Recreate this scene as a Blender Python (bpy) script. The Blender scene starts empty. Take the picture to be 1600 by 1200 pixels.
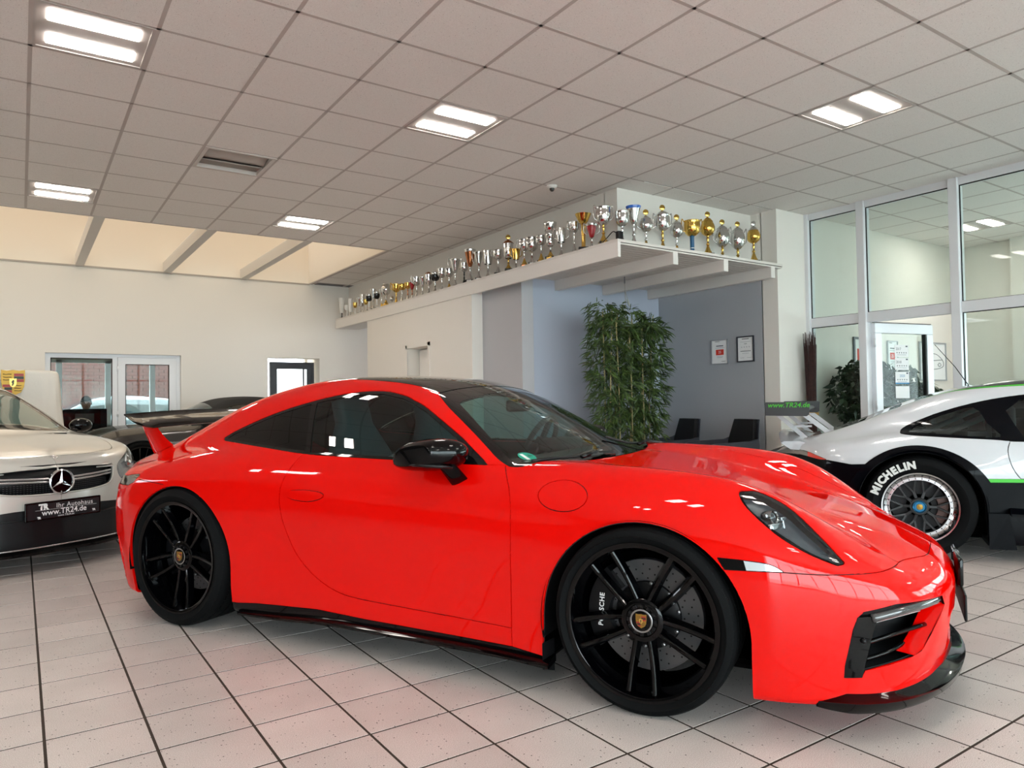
import bpy, bmesh, math, random
import numpy as np
from mathutils import Vector, Matrix
random.seed(7)
scene = bpy.context.scene
COL = scene.collection
# ---------------------------------------------------------------- camera
CAM_H = 1.135
F_PX = 1126.9
YAW, PITCH, ROLL = .5987, .0258, -.0147
_f = Vector((math.sin(YAW)*math.cos(PITCH), math.cos(YAW)*math.cos(PITCH), math.sin(PITCH)))
_r0 = Vector((math.cos(YAW), -math.sin(YAW), 0)); _u0 = _r0.cross(_f)
_r = _r0*math.cos(ROLL)+_u0*math.sin(ROLL); _u = -_r0*math.sin(ROLL)+_u0*math.cos(ROLL)
cam_d = bpy.data.cameras.new('camera'); cam = bpy.data.objects.new('camera', cam_d); COL.objects.link(cam)
cam_d.sensor_width = 36; cam_d.lens = F_PX*36/1600; cam_d.clip_start = .05; cam_d.clip_end = 200
cam.matrix_world = Matrix(((_r.x, _u.x, -_f.x, 0), (_r.y, _u.y, -_f.y, 0), (_r.z, _u.z, -_f.z, CAM_H), (0, 0, 0, 1)))
scene.camera = cam
# ---------------------------------------------------------------- sky / exposure
world = bpy.data.worlds.new('sky'); scene.world = world; world.use_nodes = True
wn = world.node_tree.nodes; bgn = wn.get('Background') or wn.new('ShaderNodeBackground')
bgn.inputs[0].default_value = (.86, .93, 1.0, 1); bgn.inputs[1].default_value = 4.2
scene.view_settings.view_transform = 'Standard'; scene.view_settings.look = 'None'
scene.view_settings.gamma = 1; scene.view_settings.use_curve_mapping = False
scene.view_settings.exposure = 1.60
scene.cycles.max_bounces = 10; scene.cycles.diffuse_bounces = 5; scene.cycles.glossy_bounces = 6
scene.cycles.transparent_max_bounces = 16; scene.cycles.sample_clamp_indirect = 6
scene.cycles.caustics_reflective = False; scene.cycles.caustics_refractive = False
def portal(loc, rot, sx, sy):
    d = bpy.data.lights.new('window_portal', 'AREA'); d.shape = 'RECTANGLE'; d.size = sx; d.size_y = sy
    d.cycles.is_portal = True
    o = bpy.data.objects.new('window_portal', d); o.location = loc; o.rotation_euler = rot; COL.objects.link(o)
# ---------------------------------------------------------------- helpers
def lin(c):
    if isinstance(c, str):
        c = [int(c[i:i+2], 16)/255 for i in (0, 2, 4)]
    return tuple((v/12.92 if v <= .04045 else ((v+.055)/1.055)**2.4) for v in c[:3])+(1,)
MATS = {}
def mat(name, col, rough=.5, metal=0, coat=0, spec=.5, emit=None, estr=0, bump=None, var=None, trans=0, coat_rough=.03, alpha=None, ior=None):
    """col: hex string. bump=(scale,strength,dist) noise bump. var=(scale,hex2,lo,hi) noise colour variation"""
    if name in MATS: return MATS[name]
    m = bpy.data.materials.new(name); m.use_nodes = True; nt = m.node_tree; b = nt.nodes['Principled BSDF']
    b.inputs['Base Color'].default_value = lin(col); b.inputs['Roughness'].default_value = rough
    b.inputs['Metallic'].default_value = metal; b.inputs['Coat Weight'].default_value = coat
    b.inputs['Coat Roughness'].default_value = coat_rough
    b.inputs['Specular IOR Level'].default_value = spec; b.inputs['Transmission Weight'].default_value = trans
    if ior: b.inputs['IOR'].default_value = ior
    if emit: b.inputs['Emission Color'].default_value = lin(emit); b.inputs['Emission Strength'].default_value = estr
    tc = None
    if bump or var:
        tc = nt.nodes.new('ShaderNodeTexCoord')
    if bump:
        n = nt.nodes.new('ShaderNodeTexNoise'); n.inputs['Scale'].default_value = bump[0]; n.inputs['Detail'].default_value = 3
        bp = nt.nodes.new('ShaderNodeBump'); bp.inputs['Strength'].default_value = bump[1]; bp.inputs['Distance'].default_value = bump[2]
        nt.links.new(tc.outputs['Object'], n.inputs['Vector']); nt.links.new(n.outputs['Fac'], bp.inputs['Height'])
        nt.links.new(bp.outputs['Normal'], b.inputs['Normal'])
    if var:
        n = nt.nodes.new('ShaderNodeTexNoise'); n.inputs['Scale'].default_value = var[0]; n.inputs['Detail'].default_value = 4
        r = nt.nodes.new('ShaderNodeValToRGB'); r.color_ramp.elements[0].position = var[2]; r.color_ramp.elements[1].position = var[3]
        r.color_ramp.elements[0].color = lin(col); r.color_ramp.elements[1].color = lin(var[1])
        nt.links.new(tc.outputs['Object'], n.inputs['Vector']); nt.links.new(n.outputs['Fac'], r.inputs['Fac'])
        nt.links.new(r.outputs['Color'], b.inputs['Base Color'])
    MATS[name] = m; return m
def glassmat(name, tint='ffffff', refl=1.0, rough=0.0, ior=1.45):
    """thin pane: tinted see-through with a mirror coat by angle"""
    if name in MATS: return MATS[name]
    m = bpy.data.materials.new(name); m.use_nodes = True; nt = m.node_tree
    nt.nodes.remove(nt.nodes['Principled BSDF']); out = nt.nodes['Material Output']
    t = nt.nodes.new('ShaderNodeBsdfTransparent'); t.inputs[0].default_value = lin(tint)
    g = nt.nodes.new('ShaderNodeBsdfGlossy'); g.inputs['Roughness'].default_value = rough
    g.inputs[0].default_value = (1, 1, 1, 1)
    fr = nt.nodes.new('ShaderNodeFresnel')          # same reflection from both faces of the sheet
    ge = nt.nodes.new('ShaderNodeNewGeometry'); mi = nt.nodes.new('ShaderNodeMix'); mi.data_type = 'FLOAT'
    mi.inputs[2].default_value = ior; mi.inputs[3].default_value = 1/ior
    nt.links.new(ge.outputs['Backfacing'], mi.inputs[0]); nt.links.new(mi.outputs[0], fr.inputs[0])
    mu = nt.nodes.new('ShaderNodeMath'); mu.operation = 'MULTIPLY'; mu.inputs[1].default_value = refl; mu.use_clamp = True
    mx = nt.nodes.new('ShaderNodeMixShader')
    nt.links.new(fr.outputs[0], mu.inputs[0]); nt.links.new(mu.outputs[0], mx.inputs[0])
    nt.links.new(t.outputs[0], mx.inputs[1]); nt.links.new(g.outputs[0], mx.inputs[2]); nt.links.new(mx.outputs[0], out.inputs[0])
    MATS[name] = m; return m
def link(o, parent=None):
    COL.objects.link(o)
    if parent is not None: o.parent = parent
    return o
def tag(o, label=None, cat=None, group=None, kind=None):
    if label: o['label'] = label
    if cat: o['category'] = cat
    if group: o['group'] = group
    if kind: o['kind'] = kind
    return o
def empty(name, loc=(0, 0, 0), rz=0, parent=None):
    o = bpy.data.objects.new(name, None); o.location = loc; o.rotation_euler = (0, 0, rz); o.empty_display_size = .1
    return link(o, parent)
def thing(name, label, cat, loc=(0, 0, 0), rz=0, group=None): return tag(empty(name, loc, rz), label, cat, group)
def copy_tree(o, parent=None):
    c = o.copy(); COL.objects.link(c); c.parent = parent
    for ch in o.children: copy_tree(ch, c)
    return c
class MB:
    """collects shapes; build() links them as one mesh object"""
    def __init__(s): s.v = []; s.f = []; s.smooth = []
    def add(s, vs, fs, smooth=False, M=None):
        o = len(s.v)
        if M is not None: vs = [M @ Vector(v) for v in vs]
        s.v += [tuple(v) for v in vs]; s.f += [tuple(i+o for i in f) for f in fs]; s.smooth += [smooth]*len(fs); return s
    def box(s, x0, x1, y0, y1, z0, z1, M=None, b=0):
        if b > 0:
            bm = bmesh.new(); bmesh.ops.create_cube(bm, size=1)
            for v in bm.verts: v.co = Vector(((x0+x1)/2+v.co.x*(x1-x0), (y0+y1)/2+v.co.y*(y1-y0), (z0+z1)/2+v.co.z*(z1-z0)))
            b = min(b, .45*min(abs(x1-x0), abs(y1-y0), abs(z1-z0)))
            bmesh.ops.bevel(bm, geom=bm.edges[:], offset=b, segments=2, affect='EDGES', profile=.5)
            s.addbm(bm, M); return s
        return s.add([(x0,y0,z0),(x1,y0,z0),(x1,y1,z0),(x0,y1,z0),(x0,y0,z1),(x1,y0,z1),(x1,y1,z1),(x0,y1,z1)],
                     [(0,3,2,1),(4,5,6,7),(0,1,5,4),(1,2,6,5),(2,3,7,6),(3,0,4,7)], False, M)
    def addbm(s, bm, M=None, smooth=False):
        bm.verts.index_update()
        s.add([v.co.copy() for v in bm.verts], [[v.index for v in f.verts] for f in bm.faces], smooth, M); bm.free(); return s
    def lathe(s, prof, n=32, M=None, a0=0, a1=2*math.pi, smooth=True, caps=False):
        """prof: (r,z) list, revolved about z"""
        full = abs(a1-a0-2*math.pi) < 1e-6; m = n if full else n+1; vs = []
        for (r, z) in prof:
            for i in range(m):
                a = a0+(a1-a0)*i/n; vs.append((r*math.cos(a), r*math.sin(a), z))
        fs = []
        for k in range(len(prof)-1):
            for i in range(n):
                j = (i+1) % m; fs.append((k*m+i, k*m+j, (k+1)*m+j, (k+1)*m+i))
        if caps:
            fs.append(tuple(range(m-1, -1, -1))); fs.append(tuple((len(prof)-1)*m+i for i in range(m)))
        return s.add(vs, fs, smooth, M)
    def tube(s, pts, r, n=8, closed=False, M=None, caps=True):
        """round bar along points; r number or list"""
        P = [Vector(p) for p in pts]; L = len(P); R = r if isinstance(r, (list, tuple)) else [r]*L
        vs = []; fs = []; up = None
        for i in range(L):
            a = P[(i-1) % L] if (closed or i > 0) else P[i]; b = P[(i+1) % L] if (closed or i < L-1) else P[i]
            t = (b-a).normalized()
            if up is None:
                up = Vector((0, 0, 1)) if abs(t.z) < .9 else Vector((1, 0, 0))
            x = up-t*up.dot(t)
            if x.length < 1e-6: x = t.orthogonal()
            x.normalize(); y = t.cross(x); up = x
            for k in range(n):
                c = 2*math.pi*k/n; vs.append(P[i]+(x*math.cos(c)+y*math.sin(c))*R[i])
        for i in range(L if closed else L-1):
            for k in range(n):
                j = (i+1) % L; fs.append((i*n+k, i*n+(k+1) % n, j*n+(k+1) % n, j*n+k))
        if caps and not closed:
            fs.append(tuple(range(n-1, -1, -1))); fs.append(tuple((L-1)*n+k for k in range(n)))
        return s.add(vs, fs, True, M)
    def prism(s, poly, h0, h1, M=None, smooth=False):
        """poly in xy extruded z h0..h1"""
        n = len(poly)
        vs = [(x, y, h0) for x, y in poly]+[(x, y, h1) for x, y in poly]
        fs = [tuple(range(n-1, -1, -1)), tuple(range(n, 2*n))]+[(i, (i+1) % n, n+(i+1) % n, n+i) for i in range(n)]
        return s.add(vs, fs, smooth, M)
    def loft(s, rings, closed=True, caps=True, smooth=True, M=None):
        n = len(rings[0]); vs = [p for r in rings for p in r]; fs = []
        for k in range(len(rings)-1):
            for i in range(n if closed else n-1):
                j = (i+1) % n; fs.append((k*n+i, k*n+j, (k+1)*n+j, (k+1)*n+i))
        if caps and closed:
            fs.append(tuple(range(n-1, -1, -1))); fs.append(tuple((len(rings)-1)*n+i for i in range(n)))
        return s.add(vs, fs, smooth, M)
    def sphere(s, c, r, n=12, m=8, sc=(1, 1, 1), M=None):
        rings = []
        prof = [(math.sin(math.pi*k/m), -math.cos(math.pi*k/m)) for k in range(m+1)]
        vs = []
        for (q, z) in prof:
            for i in range(n):
                a = 2*math.pi*i/n; vs.append((c[0]+r*sc[0]*max(q, 1e-4)*math.cos(a), c[1]+r*sc[1]*max(q, 1e-4)*math.sin(a), c[2]+r*sc[2]*z))
        fs = [(k*n+i, k*n+(i+1) % n, (k+1)*n+(i+1) % n, (k+1)*n+i) for k in range(m) for i in range(n)]
        return s.add(vs, fs, True, M)
    def mesh(s, name, m=None, auto=None):
        me = bpy.data.meshes.new(name); me.from_pydata(s.v, [], s.f); me.update()
        me.polygons.foreach_set('use_smooth', s.smooth)
        if auto is not None:
            me.polygons.foreach_set('use_smooth', [True]*len(me.polygons))
            me.set_sharp_from_angle(angle=math.radians(auto))
        if m: me.materials.append(m)
        return me
    def build(s, name, m, parent=None, loc=None, auto=None, recalc=False, M=None):
        me = s.mesh(name, m, auto)
        if recalc:
            bm = bmesh.new(); bm.from_mesh(me); bmesh.ops.recalc_face_normals(bm, faces=bm.faces); bm.to_mesh(me); bm.free()
        o = bpy.data.objects.new(name, me)
        if loc: o.location = loc
        if M is not None: o.matrix_local = M
        return link(o, parent)
def struct(o): o['kind'] = 'structure'; return o
def text_mesh(txt, size=1.0, bold=0.0, shear=0.0, extrude=.0, align='CENTER', spacing=1.0):
    c = bpy.data.curves.new('lettering', 'FONT'); c.body = txt; c.size = size; c.align_x = align; c.align_y = 'CENTER'
    c.offset = bold; c.shear = shear; c.extrude = extrude; c.space_character = spacing; c.resolution_u = 3
    o = bpy.data.objects.new('lettering', c)
    me = bpy.data.meshes.new_from_object(o)
    bpy.data.objects.remove(o); bpy.data.curves.remove(c)
    return me
def text_obj(txt, m, parent, M, name='lettering', **k):
    me = text_mesh(txt, **k); me.materials.clear(); me.materials.append(m)
    o = bpy.data.objects.new(name, me); o.matrix_local = M; return link(o, parent)
def frame3(o, x, y, z):
    """matrix from origin and three axes"""
    return Matrix(((x[0], y[0], z[0], o[0]), (x[1], y[1], z[1], o[1]), (x[2], y[2], z[2], o[2]), (0, 0, 0, 1)))
def proj_px(p):
    d = Vector(p)-Vector((0, 0, CAM_H)); z = d.dot(_f)
    if z <= .02: return None
    return 800+F_PX*d.dot(_r)/z, 600-F_PX*d.dot(_u)/z, z
# ---------------------------------------------------------------- materials of the room
HC = 3.3666
YB, XT, XG, XGL = 13.0, 5.15, 7.33, 7.9       # back wall, trophy wall, grey wall, glazed wall
X0, Y0 = -8.0, -6.0                            # unseen ends of the hall
M_wall = mat('wall_paint', 'e6e2db', .75, bump=(260, .10, .002))
M_wall_lav = mat('lavender_paint', 'b7b7bb', .75, bump=(260, .10, .002))
M_wall_blue = mat('pale_blue_paint', 'b6bdcd', .7, bump=(260, .10, .002))
M_wall_grey = mat('grey_paint', 'a6aab0', .7, bump=(260, .10, .002))
M_cream = mat('skylight_cream_paint', 'f0e8dc', .8)
M_white_pvc = mat('white_pvc', 'e4e6ea', .32)
M_beam = mat('beam_white', 'd9d4ce', .55)
M_dark_frame = mat('anthracite_frame', '2b2d33', .35)
M_seal = mat('rubber_seal', '141416', .6)
M_pane = glassmat('window_pane', 'eef4f2', .28)
M_alu = mat('aluminium', 'b9bbbd', .35, metal=.9)
def tile_floor_mat():
    m = bpy.data.materials.new('floor_tile_glaze'); m.use_nodes = True; nt = m.node_tree; b = nt.nodes['Principled BSDF']
    tc = nt.nodes.new('ShaderNodeNewGeometry'); oi = nt.nodes.new('ShaderNodeObjectInfo')
    vor = nt.nodes.new('ShaderNodeTexVoronoi'); vor.inputs['Scale'].default_value = 75
    n1 = nt.nodes.new('ShaderNodeTexNoise'); n1.inputs['Scale'].default_value = 420; n1.inputs['Detail'].default_value = 2
    n2 = nt.nodes.new('ShaderNodeTexNoise'); n2.inputs['Scale'].default_value = 3.5; n2.inputs['Detail'].default_value = 3
    nz = nt.nodes.new('ShaderNodeTexNoise'); nz.inputs['Scale'].default_value = 26
    for n in (vor, n1, n2, nz): nt.links.new(tc.outputs['Position'], n.inputs['Vector'])
    r1 = nt.nodes.new('ShaderNodeValToRGB'); e = r1.color_ramp.elements
    e[0].position = .3; e[0].color = lin('a0958f'); e[1].position = .68; e[1].color = lin('e6dedb')
    nt.links.new(n1.outputs['Fac'], r1.inputs['Fac'])
    # dark pinholes: centre of some voronoi cells
    lt = nt.nodes.new('ShaderNodeMath'); lt.operation = 'LESS_THAN'; lt.inputs[1].default_value = .20
    nt.links.new(vor.outputs['Distance'], lt.inputs[0])
    sx = nt.nodes.new('ShaderNodeSeparateColor'); nt.links.new(vor.outputs['Color'], sx.inputs[0])
    l2 = nt.nodes.new('ShaderNodeMath'); l2.operation = 'LESS_THAN'; l2.inputs[1].default_value = .16; nt.links.new(sx.outputs[0], l2.inputs[0])
    mu = nt.nodes.new('ShaderNodeMath'); mu.operation = 'MULTIPLY'; nt.links.new(lt.outputs[0], mu.inputs[0]); nt.links.new(l2.outputs[0], mu.inputs[1])
    mx = nt.nodes.new('ShaderNodeMixRGB'); mx.inputs[2].default_value = lin('2c2626'); nt.links.new(mu.outputs[0], mx.inputs[0]); nt.links.new(r1.outputs[0], mx.inputs[1])
    # each tile a little lighter or darker
    mr = nt.nodes.new('ShaderNodeMapRange'); mr.inputs[3].default_value = .93; mr.inputs[4].default_value = 1.06; nt.links.new(oi.outputs['Random'], mr.inputs[0])
    m2 = nt.nodes.new('ShaderNodeMapRange'); m2.inputs[1].default_value = .3; m2.inputs[2].default_value = .7; m2.inputs[3].default_value = .92; m2.inputs[4].default_value = 1.05; nt.links.new(n2.outputs['Fac'], m2.inputs[0])
    mm = nt.nodes.new('ShaderNodeMath'); mm.operation = 'MULTIPLY'; nt.links.new(mr.outputs[0], mm.inputs[0]); nt.links.new(m2.outputs[0], mm.inputs[1])
    vm = nt.nodes.new('ShaderNodeVectorMath'); vm.operation = 'SCALE'; nt.links.new(mx.outputs[0], vm.inputs[0]); nt.links.new(mm.outputs[0], vm.inputs['Scale'])
    nt.links.new(vm.outputs[0], b.inputs['Base Color'])
    b.inputs['Roughness'].default_value = .36; b.inputs['Specular IOR Level'].default_value = .35
    bp = nt.nodes.new('ShaderNodeBump'); bp.inputs['Strength'].default_value = .12; bp.inputs['Distance'].default_value = .002
    nt.links.new(n1.outputs['Fac'], bp.inputs['Height']); nt.links.new(bp.outputs[0], b.inputs['Normal'])
    return m
def ceil_tile_mat():
    m = bpy.data.materials.new('mineral_fibre'); m.use_nodes = True; nt = m.node_tree; b = nt.nodes['Principled BSDF']
    tc = nt.nodes.new('ShaderNodeNewGeometry')
    vor = nt.nodes.new('ShaderNodeTexVoronoi'); vor.inputs['Scale'].default_value = 80
    n1 = nt.nodes.new('ShaderNodeTexNoise'); n1.inputs['Scale'].default_value = 160; n1.inputs['Detail'].default_value = 4
    for n in (vor, n1): nt.links.new(tc.outputs['Position'], n.inputs['Vector'])
    lt = nt.nodes.new('ShaderNodeMath'); lt.operation = 'LESS_THAN'; lt.inputs[1].default_value = .15; nt.links.new(vor.outputs['Distance'], lt.inputs[0])
    sx = nt.nodes.new('ShaderNodeSeparateColor'); nt.links.new(vor.outputs['Color'], sx.inputs[0])
    l2 = nt.nodes.new('ShaderNodeMath'); l2.operation = 'LESS_THAN'; l2.inputs[1].default_value = .22; nt.links.new(sx.outputs[0], l2.inputs[0])
    mu = nt.nodes.new('ShaderNodeMath'); mu.operation = 'MULTIPLY'; nt.links.new(lt.outputs[0], mu.inputs[0]); nt.links.new(l2.outputs[0], mu.inputs[1])
    r1 = nt.nodes.new('ShaderNodeValToRGB'); e = r1.color_ramp.elements
    e[0].position = .35; e[0].color = lin('e6e1dd'); e[1].position = .65; e[1].color = lin('f0ece8'); nt.links.new(n1.outputs['Fac'], r1.inputs['Fac'])
    mx = nt.nodes.new('ShaderNodeMixRGB'); mx.inputs[2].default_value = lin('8b8480'); nt.links.new(mu.outputs[0], mx.inputs[0]); nt.links.new(r1.outputs[0], mx.inputs[1])
    nt.links.new(mx.outputs[0], b.inputs['Base Color']); b.inputs['Roughness'].default_value = .9; b.inputs['Specular IOR Level'].default_value = .15
    return m
M_ftile = tile_floor_mat(); M_ctile = ceil_tile_mat()
M_grout = mat('dark_grout', '33291f', .9); M_tbar = mat('ceiling_bar', 'bdb3ae', .5)
# ---------------------------------------------------------------- floor
floor = struct(MB().box(X0-.2, 12.2, Y0-.2, 15.0, -.12, -.0012).build('floor', M_grout))
TS, TXO, TYO, JT = .3094, .0713, 2.3625, .0085
def tile_mesh(name, a, m):
    mb = MB(); h = a/2; c = .0008
    mb.add([(-h, -h, -.006), (h, -h, -.006), (h, h, -.006), (-h, h, -.006), (-h+c, -h+c, 0), (h-c, -h+c, 0), (h-c, h-c, 0), (-h+c, h-c, 0)],
           [(4, 5, 6, 7), (0, 1, 5, 4), (1, 2, 6, 5), (2, 3, 7, 6), (3, 0, 4, 7)])
    return mb.mesh(name, m)
def tile_field(parent, name, mesh_name, a, m, ox, oy, step, xr, yr, zt, flip=False, ok=lambda x, y: True, limit=300, rnd=None, maxd=60):
    seen, rest = [], []
    for i in range(int(math.floor((xr[0]-ox)/step)), int(math.ceil((xr[1]-ox)/step))):
        for j in range(int(math.floor((yr[0]-oy)/step)), int(math.ceil((yr[1]-oy)/step))):
            x, y = ox+(i+.5)*step, oy+(j+.5)*step
            if not (xr[0]-step*.4 < x < xr[1]+step*.4 and yr[0]-step*.4 < y < yr[1]+step*.4) or not ok(x, y): continue
            q = proj_px((x, y, zt)); d = math.hypot(x, y)
            vis = q is not None and -30 < q[0] < 1630 and -30 < q[1] < 1230
            (seen if vis else rest).append((d, x, y))
    seen.sort(); rest += seen[limit:]; seen = seen[:limit]
    me = tile_mesh(mesh_name, a, m)
    for k, (d, x, y) in enumerate(seen):
        o = bpy.data.objects.new(name, me); o.location = (x, y, zt)
        if flip: o.rotation_euler = (math.pi, 0, 0)
        link(o, parent)
    mb = MB(); sv = [tuple(v.co) for v in me.vertices]; sf = [tuple(p.vertices) for p in me.polygons]
    for (d, x, y) in rest:
        mb.add([(x+v[0], y+(-v[1] if flip else v[1]), zt+(-v[2] if flip else v[2])) for v in sv], sf)
    if rest:
        o = mb.build(name+'_field', m, parent); o['kind'] = 'stuff'
RED_C = (2.2, 3.3)
tile_field(floor, 'floor_tile', 'floor_tile', TS-JT, M_ftile, TXO, TYO, TS, (X0+.2, 11.6), (Y0+.2, YB-.1), 0.0)
# ---------------------------------------------------------------- ceiling with lay-in tiles
CX, CY, CS = 1.920, 3.996, .625
SKY_Y, SKY_X = 9.58, 4.39
ceiling = MB()
ceiling.box(X0-.2, 12.2, Y0-.2, SKY_Y, HC+.03, HC+.10).box(SKY_X, 12.2, SKY_Y, 15.0, HC+.03, HC+.10)
ceiling = struct(ceiling.build('ceiling', mat('plenum_board', '9a948e', .9)))
LAMPS = [(-3, 1), (1, 1), (5, -2), (1, 7), (-3, 7), (-3, -5), (1, -5), (5, -8), (-7, 1), (-7, -5), (1, -11), (-3, -11), (13, 0), (14, -4), (13, -9)]  # the unseen lamps of the glazed office are added to brighten it
VENT = (-1, 4)
def in_lamp(x, y):
    k = (int(math.floor((x-CX)/CS)), int(math.floor((y-CY)/CS))); return k in LAMPS or k == VENT
def c_ok(x, y):
    if in_lamp(x, y): return False
    if y > SKY_Y-.05 and x < SKY_X: return False
    if x > XT+.3 and y > 5.6 : return False
    if x > XGL and y > 5.25: return False
    return True
tile_field(ceiling, 'ceiling_tile', 'ceiling_tile', CS-.022, M_ctile, CX, CY, CS, (X0+.3, 11.7), (Y0+.3, YB-.2), HC, flip=True, ok=c_ok)
for i in range(-13, 17):
    x = CX+i*CS
    if x < X0 or x > 11.75: continue
    y1 = YB if SKY_X < x < XT+.1 else (SKY_Y if x <= SKY_X else (5.55 if x < XG else 5.2))
    MB().box(x-.012, x+.012, Y0, y1, HC-.001, HC+.02).build('grid_bar', M_tbar, ceiling)
for k in range(-16, 15):
    y = CY+k*CS
    if y < Y0 or y > YB: continue
    a, b = (X0, 11.75) if y < 5.2 else ((X0, XT+.1) if y < SKY_Y else (SKY_X, XT+.1))
    MB().box(a, b, y-.012, y+.012, HC-.001, HC+.02).build('grid_bar', M_tbar, ceiling)
# ---------------------------------------------------------------- walls
def wall_y(mb, y0, y1, x0, x1, z0, z1, holes=()):
    """wall slab in the xz plane with rectangular holes (xa,xb,za,zb)"""
    xs = sorted({x0, x1, *[h[0] for h in holes], *[h[1] for h in holes]}); zs = sorted({z0, z1, *[h[2] for h in holes], *[h[3] for h in holes]})
    for a, b in zip(xs[:-1], xs[1:]):
        for c, d in zip(zs[:-1], zs[1:]):
            mx, mz = (a+b)/2, (c+d)/2
            if any(h[0] < mx < h[1] and h[2] < mz < h[3] for h in holes): continue
            mb.box(a, b, y0, y1, c, d)
    return mb
def wall_x(mb, x0, x1, y0, y1, z0, z1, holes=()):
    t = MB(); wall_y(t, x0, x1, y0, y1, z0, z1, holes)
    return mb.add([(v[1], v[0], v[2]) for v in t.v], [f[::-1] for f in t.f])
SH = 4.35   # top of the roof-light shaft
D1 = (.31, 2.21, 0, 2.0); D2 = (3.63, 4.57, 0, 2.0)
struct(wall_y(MB(), YB, YB+.3, X0, 7.5, 0, HC, [D1, D2]).build('wall_back', M_wall))
sh = MB(); sh.box(X0, SKY_X+.1, YB+.012, YB+.3, HC, SH).box(X0, SKY_X+.1, SKY_Y-.14, SKY_Y+.006, HC+.012, SH).box(SKY_X-.008, SKY_X+.1, SKY_Y, YB+.012, HC+.012, SH)
struct(sh.build('wall_skylight', M_cream))
tr = MB().box(X0, SKY_X, YB-.012, YB+.02, HC-.02, HC+.006); struct(tr.build('trim_1', mat('shaft_profile', 'a79f96', .5)))
for xb in (-4.24, -3.0, -1.77, -.53, .70, 1.94, 3.17):
    o = struct(MB().box(xb, xb+.115, SKY_Y-.02, YB+.02, HC-.006, HC+.16).build('trim_2', M_beam))
# roof glazing over the shaft
struct(MB().box(SKY_X-.006, SKY_X+.05, SKY_Y-.02, YB, HC-.004, HC+.02).box(X0, SKY_X+.05, SKY_Y-.03, SKY_Y+.004, HC-.004, HC+.02).build('trim_5', M_tbar))
sg = struct(MB().box(X0, SKY_X, SKY_Y, YB, SH, SH+.012).build('window_skylight', glassmat('opal_roof_pane', 'a1978a', .3)))
for xb in (-4.24, -3.0, -1.77, -.53, .70, 1.94, 3.17):
    MB().box(xb+.03, xb+.085, SKY_Y, YB, SH-.05, SH+.05).build('glazing_bar', M_white_pvc, sg)
portal(((X0+SKY_X)/2, (SKY_Y+YB)/2, SH+.02), (0, 0, 0), SKY_X-X0, YB-SKY_Y)
# trophy wall and the wall under the shelf
struct(wall_x(MB(), XT, XT+.25, 5.74, YB, 2.69, HC).build('wall_trophy', M_wall))
struct(MB().box(XT, XG+.1, 5.55, 5.75, 2.69, HC).build('wall_trophy_end', M_wall))
struct(MB().box(XG, XG+.1, 5.40, 5.56, 2.69, HC).build('wall_jut', M_wall))
DN = (9.08, 9.74, 0, 1.96)
struct(wall_x(MB(), 4.77, 5.0, 7.88, 11.24, 0, 2.60, [DN]).build('wall_side', M_wall))
struct(MB().box(5.0, 5.02, 8.9, 9.9, 0, 2.2).box(4.9, 5.25, 11.0, 11.24, 0, 2.6).build('wall_side_back', M_wall))
struct(MB().box(4.93, 5.1, 7.0, 7.88, 0, 2.665).build('wall_lavender', M_wall_lav))
struct(MB().box(5.09, XG+.1, 7.10, 7.3, 0, 2.665).build('wall_niche', M_wall_blue))
struct(MB().box(XG, XG+.1, 5.40, 7.2, 0, 2.60).build('wall_grey', M_wall_grey))
struct(MB().box(XG, XGL+.0, 5.19, 5.41, 0, HC).build('wall_column', M_wall))
struct(MB().box(6.6, 6.7, 11.0, YB, 0, HC).build('wall_passage', M_wall))
# door in the side wall niche
d3 = struct(MB().box(4.955, 4.995, 9.12, 9.72, 0, 1.94, b=.003).build('door_3', mat('door_leaf_white', 'e9e7e1', .5)))
MB().box(4.945, 4.956, 9.30, 9.42, 1.60, 1.66).build('door_sign', M_dark_frame, d3)
MB().box(4.90, 4.955, 9.17, 9.19, 1.02, 1.04).box(4.895, 4.91, 9.17, 9.30, 1.02, 1.04).build('door_handle', M_alu, d3)
t3 = MB().box(4.757, 4.775, 9.74, 9.79, 0, 2.01).box(4.757, 4.775, 9.03, 9.08, 0, 2.01).box(4.757, 4.775, 9.03, 9.79, 1.96, 2.01)
struct(t3.build('trim_3', M_wall))
# ---------------------------------------------------------------- trophy shelf / canopy deck
deck = empty('trophy_shelf', (0, 0, 0)); tag(deck, 'long white display shelf with boarded canopy carrying rows of trophies', 'shelf')
MB().box(4.75, XT, 5.12, 12.64, 2.672, 2.70).box(XT, 7.33, 5.12, 5.55, 2.672, 2.70).build('shelf_top', M_beam, deck)
MB().box(4.75, 4.785, 5.12, 12.64, 2.525, 2.672).box(4.785, 4.93, 12.59, 12.64, 2.525, 2.672).build('fascia', mat('fascia_white', 'e3dfda', .5), deck)
MB().box(4.785, XT, 11.24, 12.55, 2.52, 2.53).build('soffit', M_beam, deck)
MB().box(4.785, 7.33, 5.125, 7.1, 2.668, 2.6715).build('slat_gap_shade', mat('gap_shade_brown', '4a423c', .8), deck)  # dark sheet above the slats, its colour stands in for shade in their gaps
for xb in (5.51, 6.295, 7.115):
    MB().box(xb, xb+.072, 5.12, 7.1, 2.525, 2.655, b=.003).build('beam', mat('fascia_white', 'e3dfda', .5), deck)
for i in range(25):
    y = 5.12+i*.08
    MB().box(4.785, 7.33, y+.007, y+.073, 2.650, 2.666).build('slat', M_beam, deck)
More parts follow.
